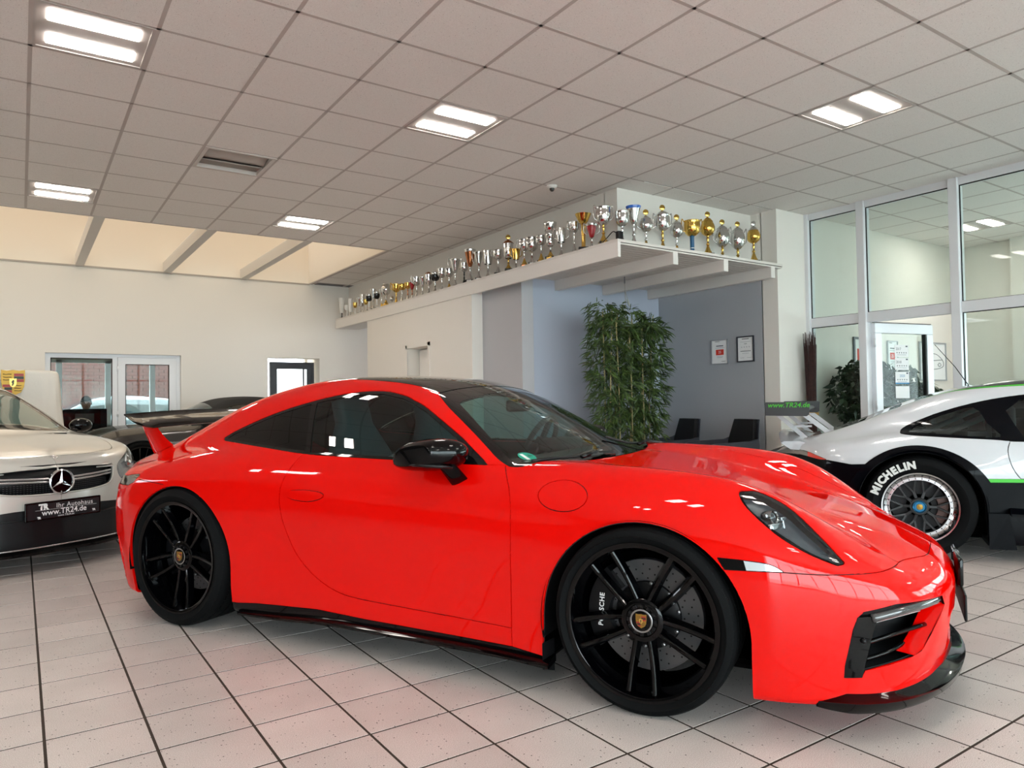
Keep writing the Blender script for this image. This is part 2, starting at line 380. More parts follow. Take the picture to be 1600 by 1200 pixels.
# ---------------------------------------------------------------- unseen hall sides: glazed fronts let the daylight in
fr = [(-5.6+i*1.9, -5.6+i*1.9+1.78, .08, 2.9) for i in range(7)]
struct(wall_y(MB(), Y0-.3, Y0, X0, 12.2, 0, HC, [(X0+.35, 7.75, .05, 2.95)]).build('wall_front', M_wall))
wf = MB()
for i in range(8): wf.box(-5.65+i*1.914-.04, -5.65+i*1.914+.04, Y0-.2, Y0-.12, .05, 2.95)
for z in (.05, 2.2, 2.91): wf.box(-5.65, 7.75, Y0-.2, Y0-.12, z, z+.06)
w1 = struct(wf.build('window_1', M_white_pvc)); MB().box(-5.65, 7.75, Y0-.165, Y0-.155, .05, 2.95).build('pane', M_pane, w1)
struct(MB().box(X0-.3, X0, Y0, YB, 0, HC).build('wall_left', mat('left_wall_brown', '6d665f', .8)))
portal((1.05, Y0-.35, 1.5), (math.pi/2, 0, 0), 13.4, 2.9)
struct(MB().box(-40, 40, -40, 60, -.3, -.13).build('ground_outside', mat('paving_outside', 'cfcdc9', .9)))
# ---------------------------------------------------------------- ceiling lamps
M_lamp = mat('lamp_diffuser', 'ffffff', .4, emit='fff6ec', estr=14)
M_lamp_body = mat('lamp_housing', 'b5aeaa', .45)
def lamp(nk, label=None):
    x, y = CX+nk[0]*CS, CY+nk[1]*CS
    t = thing('ceiling_lamp', label, 'ceiling lamp', (x+CS/2, y+CS/2, HC), 0, 'recessed twin-strip ceiling lamps')
    mb = MB().box(-.298, .298, -.298, .298, .003, .03)
    mb.box(-.302, .302, -.302, -.286, -.004, .02).box(-.302, .302, .286, .302, -.004, .02).box(-.302, -.286, -.286, .286, -.004, .02).box(.286, .302, -.286, .286, -.004, .02)
    mb.build('housing', M_lamp_body, t)
    for yy in (-.155, .155):
        MB().box(-.235, .235, yy-.066, yy+.066, -.004, .006, b=.003).build('diffuser', M_lamp, t)
    return t
LL = {(-3, 1): 'lit twin-strip ceiling lamp in the top left corner of the picture', (1, 1): 'lit twin-strip ceiling lamp above the middle of the red car',
      (5, -2): 'lit twin-strip ceiling lamp at the upper right, nearest the glazed office front', (1, 7): 'lit twin-strip ceiling lamp beside the middle roof-light beams, far from camera',
      (-3, 7): 'lit twin-strip ceiling lamp at the left edge, just in front of the roof light'}
off = ['lit ceiling lamp behind the camera', 'lit ceiling lamp out of the picture', 'lit ceiling lamp inside the glazed office, unseen ones added']
for nk in LAMPS: lamp(nk, LL.get(nk, off[2] if nk[0] > 9 else off[0]))
x, y = CX+VENT[0]*CS, CY+VENT[1]*CS
t = thing('ceiling_air_unit', 'unlit ceiling air outlet with two curved grey blades between the lamps', 'air vent', (x+CS/2, y+CS/2, HC))
mb = MB().box(-.302, .302, -.302, -.27, -.006, .03).box(-.302, .302, .27, .302, -.006, .03).box(-.302, -.27, -.27, .27, -.006, .03).box(.27, .302, -.27, .27, -.006, .03)
mb.build('frame', mat('vent_frame', 'cfc7c1', .4), t)
MB().box(-.27, .27, -.27, .27, .06, .07).build('backing', mat('vent_inside', '8e8681', .6), t)
for s in (-1, 1):
    rings = []
    for k in range(9):
        a = k/8; yy = s*(.03+.22*a); zz = -.002+.04*(1-(1-a)**2) if s > 0 else -.002+.04*(1-(1-a)**2)
        rings.append([(-.26, yy, zz), (.26, yy, zz), (.26, yy, zz+.004), (-.26, yy, zz+.004)])
    MB().loft(rings).build('blade', mat('vent_blade', 'bdb5af', .35), t, recalc=True)
# dome camera on the ceiling
t = thing('dome_detector', 'small white dome detector on the ceiling above the trophies', 'detector', (4.525, 5.85, HC-.001))
MB().lathe([(.001, -.03), (.04, -.028), (.052, -.016), (.055, 0), (.001, 0)], 24).build('base', mat('detector_white', 'e8e6e2', .4), t)
MB().lathe([(.001, -.062), (.012, -.06), (.022, -.05), (.026, -.036), (.026, -.026)], 20).build('lens', mat('detector_dark', '2a2826', .2), t)
# ---------------------------------------------------------------- implicit car-body kernel
def _gk(sig, st):
    n = max(1, int(math.ceil(3*sig/st)))
    k = np.exp(-0.5*(np.arange(-n, n+1)*st/max(sig, 1e-6))**2)
    return k/k.sum(), n
def _smooth(a, sig, st, axis):
    if sig <= 0: return a
    k, n = _gk(sig, st)
    a = np.moveaxis(a, axis, -1)
    i = np.arange(1, n+1)
    lo = a[..., :1] - (a[..., 1:2]-a[..., :1])*i[::-1]
    hi = a[..., -1:] + (a[..., -1:]-a[..., -2:-1])*i
    p = np.concatenate([lo, a, hi], -1)
    out = sum(k[j]*p[..., j:j+a.shape[-1]] for j in range(2*n+1))
    return np.moveaxis(out, -1, axis)
class T1:
    """smooth curve through knots"""
    def __init__(s, xs, vs, sig, st=.004):
        xs = np.array(xs, float); vs = np.array(vs, float)
        o = np.argsort(xs); xs, vs = xs[o], vs[o]
        s.x0, s.st = xs[0], st
        g = np.arange(xs[0], xs[-1]+st, st)
        s.t = _smooth(np.interp(g, xs, vs), sig, st, 0)
    def __call__(s, x):
        q = np.clip((x-s.x0)/s.st, 0, len(s.t)-1.001); i = q.astype(int); f = q-i
        return s.t[i]*(1-f)+s.t[i+1]*f
    def nrm(s):
        d = np.gradient(s.t, s.st); o = T1.__new__(T1); o.x0, o.st = s.x0, s.st
        o.t = 1/np.sqrt(1+d*d); return o
class T2:
    """smooth height table v(a,b); rows keyed by b"""
    def __init__(s, As, rows, sa, sb, st=.006):
        As = np.array(As, float); bs = sorted(rows)
        o = np.argsort(As)
        ga = np.arange(As.min(), As.max()+st, st); gb = np.arange(bs[0], bs[-1]+st, st)
        R = np.array([np.interp(ga, As[o], np.array(rows[b], float)[o]) for b in bs])
        M = np.array([np.interp(gb, bs, R[:, i]) for i in range(len(ga))])
        s.t = _smooth(_smooth(M, sa, st, 0), sb, st, 1)
        s.a0, s.b0, s.st = ga[0], gb[0], st
    def __call__(s, a, b):
        q = np.clip((a-s.a0)/s.st, 0, s.t.shape[0]-1.001); r = np.clip((b-s.b0)/s.st, 0, s.t.shape[1]-1.001)
        i = q.astype(int); j = r.astype(int); f = q-i; g = r-j; t = s.t
        return (t[i, j]*(1-f)+t[i+1, j]*f)*(1-g)+(t[i, j+1]*(1-f)+t[i+1, j+1]*f)*g
def smax(a, b, k):
    h = np.maximum(k-np.abs(a-b), 0)/k
    return np.maximum(a, b)+h*h*k*.25
def smin(a, b, k): return -smax(-a, -b, k)
def grad(F, P, e=.012):
    g = np.zeros_like(P)
    for i in range(3):
        d = np.zeros(3); d[i] = e
        g[:, i] = (F(P+d)-F(P-d))/(2*e)
    return g
def newton(F, P, it=3):
    for _ in range(it):
        g = grad(F, P); v = F(P)
        P = P-g*(v/np.maximum((g*g).sum(1), .05))[:, None]
    return P
def surface_nets(F, lo, hi, st):
    n = [int(math.ceil((hi[i]-lo[i])/st))+1 for i in range(3)]
    ax = [lo[i]+st*np.arange(n[i]) for i in range(3)]
    X, Y, Z = np.meshgrid(*ax, indexing='ij')
    V = F(np.stack([X.ravel(), Y.ravel(), Z.ravel()], 1)).reshape(n)
    S = V < 0
    c = np.zeros([m-1 for m in n], int)
    for dx in (0, 1):
        for dy in (0, 1):
            for dz in (0, 1): c += S[dx:n[0]-1+dx, dy:n[1]-1+dy, dz:n[2]-1+dz]
    act = (c > 0) & (c < 8)
    idx = -np.ones(act.shape, int); ii = np.argwhere(act); idx[act] = np.arange(len(ii))
    P = np.array(lo)+st*(ii+.5)
    quads = []
    for a in range(3):
        b, d = (a+1) % 3, (a+2) % 3
        sl0 = [slice(None)]*3; sl1 = [slice(None)]*3
        sl0[a] = slice(0, n[a]-1); sl1[a] = slice(1, n[a])
        A, B = S[tuple(sl0)], S[tuple(sl1)]
        e = np.argwhere(A != B)
        ok = (e[:, b] > 0) & (e[:, d] > 0) & (e[:, b] < n[b]-1) & (e[:, d] < n[d]-1)
        e = e[ok]; fl = A[tuple(e.T)]
        o = []
        for (u, v) in ((0, 0), (-1, 0), (-1, -1), (0, -1)):
            q = e.copy(); q[:, b] += u; q[:, d] += v; o.append(idx[tuple(q.T)])
        q = np.stack(o, 1); q[~fl] = q[~fl][:, ::-1]
        quads.append(q)
    Q = np.concatenate(quads)
    Q = Q[(Q >= 0).all(1)]
    # relax: cell centre -> surface
    P = newton(F, P, 4)
    return P, Q
def red_shape(flare=0., low=0.):
    X = [-3.6,-3.45,-3.3,-3.1,-2.8,-2.5,-2.2,-1.9,-1.6,-1.2,-.8,-.55,-.3,0,.2,.35,.5,.65,.8,.95,1.1]
    h = T2(X, {
     0.0:[.71,.75,.79,.82,.84,.85,.86,.86,.86,.86,.88,.905,.868,.815,.775,.742,.705,.662,.61,.54,.44],
     .28:[.71,.75,.79,.82,.84,.85,.86,.86,.86,.86,.88,.90,.866,.814,.772,.737,.70,.655,.60,.53,.43],
     .46:[.70,.74,.785,.82,.845,.86,.87,.87,.86,.86,.88,.89,.864,.818,.778,.738,.69,.635,.57,.49,.38],
     .60:[.69,.73,.775,.815,.855,.88,.885,.88,.87,.87,.88,.89,.88,.858,.835,.81,.752,.662,.56,.46,.35],
     .72:[.67,.71,.755,.80,.855,.89,.90,.893,.88,.875,.88,.888,.89,.878,.862,.838,.772,.655,.53,.42,.30],
     .82:[.63,.67,.72,.775,.84,.88,.893,.892,.88,.873,.875,.88,.88,.866,.845,.812,.738,.62,.50,.38,.25],
     .95:[.60,.64,.69,.74,.81,.845,.855,.855,.85,.85,.85,.85,.845,.825,.78,.72,.62,.5,.4,.3,.1]}, .07, .035)
    XW = [-3.6,-3.4,-3.2,-3.0,-2.8,-2.5,-2.2,-2.0,-1.8,-1.5,-1.1,-.8,-.5,-.25,0,.25,.45,.6,.75,.9,1.1]
    w = T2(XW, {
     .05:[.72,.76,.80,.84,.87,.89,.885,.88,.872,.862,.855,.855,.865,.88,.89,.895,.89,.87,.83,.76,.64],
     .20:[.76,.80,.84,.875,.90,.918,.914,.905,.896,.886,.88,.88,.89,.905,.914,.914,.905,.885,.85,.78,.66],
     .34:[.79,.83,.865,.895,.915,.928,.92,.898,.880,.870,.868,.872,.886,.910,.922,.918,.908,.888,.85,.78,.66],
     .50:[.81,.845,.88,.905,.921,.932,.922,.897,.874,.866,.868,.874,.890,.915,.926,.918,.905,.88,.84,.76,.64],
     .64:[.81,.845,.878,.903,.920,.932,.922,.902,.882,.872,.870,.873,.886,.907,.918,.906,.885,.85,.80,.72,.6],
     .76:[.79,.825,.855,.88,.898,.912,.903,.886,.868,.856,.851,.853,.864,.880,.886,.870,.84,.80,.74,.66,.5],
     .90:[.70,.74,.78,.81,.835,.855,.845,.828,.81,.795,.79,.79,.80,.81,.81,.79,.75,.7,.64,.56,.4]}, .06, .05)
    fp = T1([0,.1,.2,.3,.4,.5,.58,.66,.8],[.97,.99,1.015,1.03,1.038,1.033,1.018,.978,.84], .035)
    fy = T1([0,.2,.35,.5,.6,.7,.78,.85,.92,1.],[0,.012,.036,.08,.125,.19,.27,.375,.52,.75], .03)
    rp = T1([0,.15,.3,.45,.6,.72,.82,.9,1.],[-3.27,-3.33,-3.39,-3.425,-3.43,-3.395,-3.35,-3.30,-3.2], .03)
    ry = T1([0,.3,.5,.65,.75,.85,.92,1.],[0,.02,.07,.14,.21,.33,.47,.7], .03)
    zc = T1([1.3,0,-.2,-.42,-.55,-.8,-1.0,-1.2,-1.4,-1.6,-1.8,-2.0,-2.2,-2.4,-2.6,-2.8,-3.0,-3.2,-3.4,-3.7],
            [-.6,.62,.76,.90,.970,1.108,1.205,1.268,1.289,1.299,1.292,1.266,1.222,1.158,1.078,.99,.905,.83,.76,.65], .07)
    wg = T2([-3.6,-3.2,-2.8,-2.4,-2.0,-1.6,-1.2,-.8,-.4], {
      .80:[.50,.62,.72,.775,.805,.815,.815,.815,.815],
      .90:[.42,.54,.65,.725,.762,.776,.778,.778,.775],
      1.0:[.34,.46,.575,.665,.712,.73,.733,.732,.73],
      1.1:[.27,.39,.505,.60,.655,.675,.678,.676,.67],
      1.2:[.2,.32,.43,.53,.585,.605,.607,.602,.59],
      1.32:[.1,.2,.3,.41,.47,.49,.49,.485,.47]}, .08, .04)
    kb = T1([-3.6,-3.0,-2.5,-2.0,-1.7,-.4],[.10,.12,.10,.06,.035,.03], .05)
    fyn, ryn = fy.nrm(), ry.nrm()
    def F(P):
        x, y, z = P[:, 0], np.abs(P[:, 1]), P[:, 2]
        ysoft = np.sqrt(P[:, 1]**2+.0004)
        top = (z-h(x, y))*.93
        wv = w(x, z)
        if flare: wv = wv+flare*np.exp(-((x+2.49)/.50)**4)*np.exp(-(np.maximum(0, z-.60)/.14)**2)
        cz = .726-.043*(x+1.635)
        wv = wv-.0045*np.tanh((z-cz)/.016)*np.exp(-((x+1.0)/.72)**6)*(flare == 0)
        side = y-wv
        lo = smax(side, top, .10)
        lo = smax(lo, (x-(fp(z)-fy(y)))*fyn(y), .06)
        lo = smax(lo, ((rp(z)+ry(y))-x)*ryn(y), .06)
        lo = smax(lo, .115-z, .03)
        g = smax((z+low-(zc(x+.27*y*y)-.09*y*y))*.92, (y-wg(x, z+low))*.92, .09)
        g = smax(g, .6-z, .02)
        return smin(lo, g, kb(x))
    return F
# ---------------------------------------------------------------- cutting a body surface into panels
def crom(pts, n=6, closed=False):
    """Catmull-Rom through points (any dimension)"""
    P = [np.array(p, float) for p in pts]; L = len(P); out = []
    for i in range(L if closed else L-1):
        p0 = P[(i-1) % L] if (closed or i > 0) else P[i]; p1 = P[i]; p2 = P[(i+1) % L]; p3 = P[(i+2) % L] if (closed or i < L-2) else P[i+1]
        for k in range(n):
            t = k/n
            out.append(.5*((2*p1)+(-p0+p2)*t+(2*p0-5*p1+4*p2-p3)*t*t+(-p0+3*p1-3*p2+p3)*t**3))
    if not closed: out.append(P[-1])
    return [tuple(float(c) for c in q) for q in out]
def inpoly(pts, poly):
    x, y = pts[:, 0], pts[:, 1]; c = np.zeros(len(pts), bool); n = len(poly)
    for i in range(n):
        (x1, y1), (x2, y2) = poly[i], poly[(i+1) % n]
        m = ((y1 > y) != (y2 > y)) & (x < (x2-x1)*(y-y1)/((y2-y1) if y2 != y1 else 1e-12)+x1)
        c ^= m
    return c
SIDE = (Vector((1, 0, 0)), Vector((0, 0, 1)))
TOP = (Vector((1, 0, 0)), Vector((0, 1, 0)))
def axes_for(d):
    d = Vector(d).normalized(); u = Vector((0, 0, 1)).cross(d).normalized(); return u, d.cross(u)
class CarBody:
    def __init__(s, F, lo, hi, st):
        s.F = F
        P, Q = surface_nets(F, lo, hi, st)
        bm = bmesh.new(); vs = [bm.verts.new(p) for p in P]
        for q in Q:
            if len(set(q)) == 4: bm.faces.new([vs[i] for i in q])
        if hi[1] < .5:
            bmesh.ops.bisect_plane(bm, geom=bm.verts[:]+bm.edges[:]+bm.faces[:], plane_co=(0, 0, 0), plane_no=(0, 1, 0), clear_outer=True)
            for v in bm.verts:
                if abs(v.co.y) < 1e-4: v.co.y = 0
        s.bm = bm; s.lay = bm.faces.layers.int.new('lab'); s.names = ['body']
        bm.normal_update()
    def cut(s, name, pts, axes=SIDE, filt=None, only=None, label=True):
        """pts: 3D points (projected on axes) or 2D points in the axes; faces inside get the label"""
        u, v = axes; bm = s.bm; lay = s.lay
        poly = [(Vector(p).dot(u), Vector(p).dot(v)) if len(p) == 3 else p for p in pts]
        if name not in s.names: s.names.append(name)
        li = s.names.index(name); oi = None if only is None else {s.names.index(o) for o in only if o in s.names}
        xs = [p[0] for p in poly]; ys = [p[1] for p in poly]; B = (min(xs)-.01, max(xs)+.01, min(ys)-.01, max(ys)+.01)
        cand = []
        for f in bm.faces:
            if oi is not None and f[lay] not in oi: continue
            c = f.calc_center_median()
            a, b = c.dot(u), c.dot(v)
            if B[0]-.04 < a < B[1]+.04 and B[2]-.04 < b < B[3]+.04 and (filt is None or filt(c, f.normal)): cand.append(f)
        n = len(poly)
        cand = set(cand)
        def box(f):
            aa = [w.co.dot(u) for w in f.verts]; bb = [w.co.dot(v) for w in f.verts]
            return min(aa), max(aa), min(bb), max(bb)
        bx = {f: box(f) for f in cand}
        for i in range(n):
            (x1, y1), (x2, y2) = poly[i], poly[(i+1) % n]
            if abs(x1-x2)+abs(y1-y2) < 1e-6: continue
            lx, hx, ly, hy = min(x1, x2)-1e-4, max(x1, x2)+1e-4, min(y1, y2)-1e-4, max(y1, y2)+1e-4
            fs = [f for f, b in bx.items() if b[1] >= lx and b[0] <= hx and b[3] >= ly and b[2] <= hy]
            if not fs: continue
            no = u*(-(y2-y1))+v*(x2-x1); co = u*x1+v*y1
            no = no.normalized(); k0 = co.dot(no); E = set()
            for f in fs: E.update(f.edges)
            for e in E:
                va, vb = e.verts; da = va.co.dot(no)-k0; db = vb.co.dot(no)-k0
                if abs(da) < 2e-5 or abs(db) < 2e-5 or da*db > 0: continue
                bmesh.utils.edge_split(e, va, da/(da-db))
            for f in fs:
                on = [w for w in f.verts if abs(w.co.dot(no)-k0) < 2.1e-5]
                bx[f] = None
                if len(on) == 2 and not any(e.other_vert(on[0]) is on[1] for e in on[0].link_edges if f in e.link_faces):
                    r = bmesh.utils.face_split(f, on[0], on[1])
                    if r and r[0]: r[0][lay] = f[lay]; bx[r[0]] = box(r[0])
                bx[f] = box(f)
        fl = [f for f in bx if f.is_valid]
        if fl and label:
            C = np.array([[f.calc_center_median().dot(u), f.calc_center_median().dot(v)] for f in fl])
            for f, k in zip(fl, inpoly(C, poly)):
                if k and (oi is None or f[lay] in oi): f[lay] = li
        bm.normal_update()
    def bake(s):
        bm = s.bm; bm.verts.ensure_lookup_table(); bm.verts.index_update()
        P = np.array([v.co for v in bm.verts]); seam = np.abs(P[:, 1]) < 1e-5
        P = newton(s.F, P, 1); P[seam, 1] = 0
        G = grad(s.F, P); G /= np.linalg.norm(G, axis=1)[:, None]; G[seam, 1] = 0
        G /= np.linalg.norm(G, axis=1)[:, None]
        s.P, s.N, s.seam = P, G, seam
        s.faces = {}
        for f in bm.faces: s.faces.setdefault(s.names[f[s.lay]], []).append([v.index for v in f.verts])
    def panel(s, labels, name, m, parent, mirror=False, gap=.0018, depth=.014, off=0., both=False, flange=True, obj=True, thick=0):
        """mirror: the other side only; both: centre panel joined across y=0"""
        if isinstance(labels, str): labels = [labels]
        F = [q for l in labels for q in s.faces.get(l, [])]
        if not F: return None
        used = sorted({i for q in F for i in q}); mp = {i: k for k, i in enumerate(used)}
        P = s.P[used].copy(); N = s.N[used].copy(); F = [[mp[i] for i in q] for q in F]
        seam = s.seam[used] if both else np.zeros(len(used), bool)
        ec = {}
        for q in F:
            for a, b in zip(q, q[1:]+q[:1]): ec[(a, b)] = ec.get((a, b), 0)+1
        bd = [(a, b) for (a, b) in ec if (b, a) not in ec and not (seam[a] and seam[b])]
        T = np.zeros_like(P)
        for a, b in bd:
            d = P[b]-P[a]; t = np.cross(N[a]+N[b], d); l = np.linalg.norm(t)
            if l > 1e-9: T[a] += t/l; T[b] += t/l
        ln = np.linalg.norm(T, axis=1); k = ln > 1e-6; T[k] /= ln[k][:, None]
        if both: T[seam, 1] = 0
        P = P+T*gap+N*off
        V = [tuple(p) for p in P]; NN = [tuple(n) for n in N]; FF = [list(q) for q in F]
        if flange and bd:
            ring = {}
            for a, b in bd:
                for i in (a, b):
                    if i not in ring:
                        ring[i] = (len(V), len(V)+1)
                        V += [tuple(P[i]), tuple(P[i]-N[i]*depth+T[i]*.002)]; NN += [tuple(N[i]*.3-T[i]), tuple(-T[i])]
            for a, b in bd: FF.append([ring[a][0], ring[a][1], ring[b][1], ring[b][0]])
        if thick:
            o = len(V); V += [tuple(p-n*thick) for p, n in zip(P, N)]; NN += [tuple(-n) for n in N]; FF += [[i+o for i in q[::-1]] for q in F]
        if mirror or both:
            V2 = [(a, -b, c) for a, b, c in V]; N2 = [(a, -b, c) for a, b, c in NN]
            if mirror: V, NN, FF = V2, N2, [q[::-1] for q in FF]
            else:
                idx = list(range(len(V))); nv = len(V)
                for i in range(len(V2)):
                    if i < len(seam) and seam[i]: continue
                    idx[i] = len(V); V = V+[V2[i]] if False else V; V.append(V2[i]); NN.append(N2[i])
                FF = FF+[[idx[i] for i in q[::-1]] for q in FF[:]]
        me = bpy.data.meshes.new(name); me.from_pydata(V, [], FF); me.update()
        me.polygons.foreach_set('use_smooth', [True]*len(me.polygons))
        nn = np.array(NN); nn /= np.maximum(np.linalg.norm(nn, axis=1)[:, None], 1e-9)
        me.normals_split_custom_set_from_vertices([tuple(n) for n in nn])
        me.materials.append(m)
        if not obj: return me
        return link(bpy.data.objects.new(name, me), parent)
    def inner(s, labels, name, m, parent, off=.022):
        F = [q for l in labels for q in s.faces.get(l, [])]
        used = sorted({i for q in F for i in q}); mp = {i: k for k, i in enumerate(used)}
        P = s.P[used]-s.N[used]*off; V = [tuple(p) for p in P]+[(p[0], -p[1], p[2]) for p in P]; o = len(P)
        FF = [[mp[i] for i in q] for q in F]+[[mp[i]+o for i in q[::-1]] for q in F]
        me = bpy.data.meshes.new(name); me.from_pydata(V, [], FF); me.update(); me.materials.append(m)
        me.polygons.foreach_set('use_smooth', [True]*len(me.polygons))
        return link(bpy.data.objects.new(name, me), parent)
    def hit(s, o, d, tmax=3.):
        """first point of the surface along a ray"""
        o = np.array(o, float); d = np.array(d, float); d /= np.linalg.norm(d); t = np.arange(0, tmax, .004)
        v = s.F(o+t[:, None]*d); k = np.argmax(v < 0)
        p = newton(s.F, (o+t[k]*d)[None], 2)[0]; g = grad(s.F, p[None])[0]
        return Vector(p), Vector(g/np.linalg.norm(g))
# ---------------------------------------------------------------- wheels
M_tyre = mat('tyre_rubber', '0b0c0d', .75, spec=.10, bump=(90, .15, .002))
M_gblack = mat('gloss_black', '020203', .12, coat=.5, spec=.04)
M_sblack = mat('satin_black', '0d0d0f', .38, spec=.3)
M_liner = mat('wheelhouse_felt', '0a0a0b', .95, spec=.1)
M_disc = mat('ceramic_disc', '5a5a5c', .35, metal=.6)
M_chrome = mat('chrome', 'd8d9db', .08, metal=1)
M_steel = mat('brushed_steel', 'a8a9ab', .3, metal=1)
M_gold = mat('crest_gold', 'a07a30', .35, metal=.6)
M_crest_red = mat('crest_red', '9c1b20', .4); M_crest_black = mat('crest_black', '0c0c0c', .4)
M_lettering_white = mat('lettering_white', 'e8e8e8', .4)
def shield(w, h):
    """outline of a crest shield, centre at origin"""
    pts = [(-.5, .5), (-.25, .47), (0, .5), (.25, .47), (.5, .5), (.5, .1), (.46, -.15), (.33, -.36), (0, -.5), (-.33, -.36), (-.46, -.15), (-.5, .1)]
    return [(x*w, y*h) for x, y in pts]
def crest(parent, M, w, h, name='crest', detail=True):
    """gold shield with red-black bars, antler fields and a small centre shield"""
    c = MB().prism(shield(w, h)[::-1], 0, h*.03, M).build(name, M_gold, parent, recalc=True)
    if not detail: return c
    z0, z1 = h*.03, h*.05
    r = MB(); k = MB()
    for (sx, sy) in ((1, 1), (-1, -1)):
        for i in range(3):
            ya = (.36-.11*i) if sy > 0 else (-.06-.11*i)
            x0, x1 = (.04, .45) if sx > 0 else (-.43+.07*i, -.04)
            (r if i % 2 == 0 else k).prism([(x0*w, (ya-.1)*h), (x1*w, (ya-.1)*h), (x1*w, ya*h), (x0*w, ya*h)], z0, z1, M)
    r.build('red_bar', M_crest_red, c, recalc=True); k.build('black_bar', M_crest_black, c, recalc=True)
    an = MB()
    for (sx, sy) in ((-1, 1), (1, -1)):
        for i in range(3):
            ya = (.33-.11*i) if sy > 0 else (-.10-.1*i)
            pts = [((sx*(.06+.12*t) if sy > 0 else sx*(.05+.10*t))*w, (ya+.03*math.sin(t*3))*h, z1) for t in (0, 1, 2, 3)]
            an.tube([tuple(M @ Vector(p)) for p in pts], h*.012, 5)
    an.build('antler', M_crest_black, c)
    MB().prism([(x*.30, y*.34) for x, y in shield(w, h)][::-1], z0, h*.075, M).build('inset_shield', mat('crest_gold_light', 'd9b760', .3, metal=.6), c, recalc=True)
    hs = [(-.06, -.1), (-.03, -.02), (-.07, .03), (-.02, .1), (.03, .12), (.06, .06), (.03, .03), (.05, -.02), (.02, -.05), (.05, -.12), (.01, -.07), (-.02, -.12)]
    MB().prism([(x*w, y*h) for x, y in hs][::-1], h*.075, h*.09, M).build('horse', M_crest_black, c, recalc=True)
    MB().prism([(-.42*w, .40*h), (.42*w, .40*h), (.42*w, .455*h), (-.42*w, .455*h)], z0, z1, M).build('crest_band', M_gold, c, recalc=True)
    return c
def tyre_profile(R, rr, wd, bulge=.010):
    h = wd/2
    return [(rr-.004, -h*.86), (rr+.012, -h*.98), ((R+rr)/2, -h-bulge), (R-.028, -h*1.0), (R-.010, -h*.93), (R-.002, -h*.80),
            (R, -h*.62), (R, -h*.60), (R-.007, -h*.595), (R-.007, -h*.54), (R, -h*.535), (R, -h*.22), (R-.007, -h*.215), (R-.007, -h*.15), (R, -h*.145),
            (R, h*.145), (R-.007, h*.15), (R-.007, h*.215), (R, h*.22), (R, h*.535), (R-.007, h*.54), (R-.007, h*.595), (R, h*.60), (R, h*.62),
            (R-.002, h*.80), (R-.010, h*.93), (R-.028, h*1.0), ((R+rr)/2, h+bulge), (rr+.012, h*.98), (rr-.004, h*.86)]
def tyre(parent, R, rr, wd, M, name='tyre', m=None):
    t = MB().lathe(tyre_profile(R, rr, wd), 96, M).build(name, m or M_tyre, parent, auto=35)
    sp = MB(); n = 72
    for i in range(n):       # cross grooves on the shoulders
        a = 2*math.pi*i/n
        for sg in (-1, 1):
            y0, y1 = sg*wd*.28, sg*wd*.47
            A = []
            for (yy, da, rr2) in ((y0, 0, R+.0006), (y1, .035, R-.0095)):
                for w_ in (-.0045, .0045):
                    aa = a+da+w_; A.append(((rr2)*math.cos(aa), (rr2)*math.sin(aa), yy))
            sp.add([A[0], A[1], A[3], A[2]], [(0, 1, 2, 3)], False, M)
    sp.build('tread_groove', mat('groove_black', '070707', .9), t)['kind'] = 'stuff'
    return t
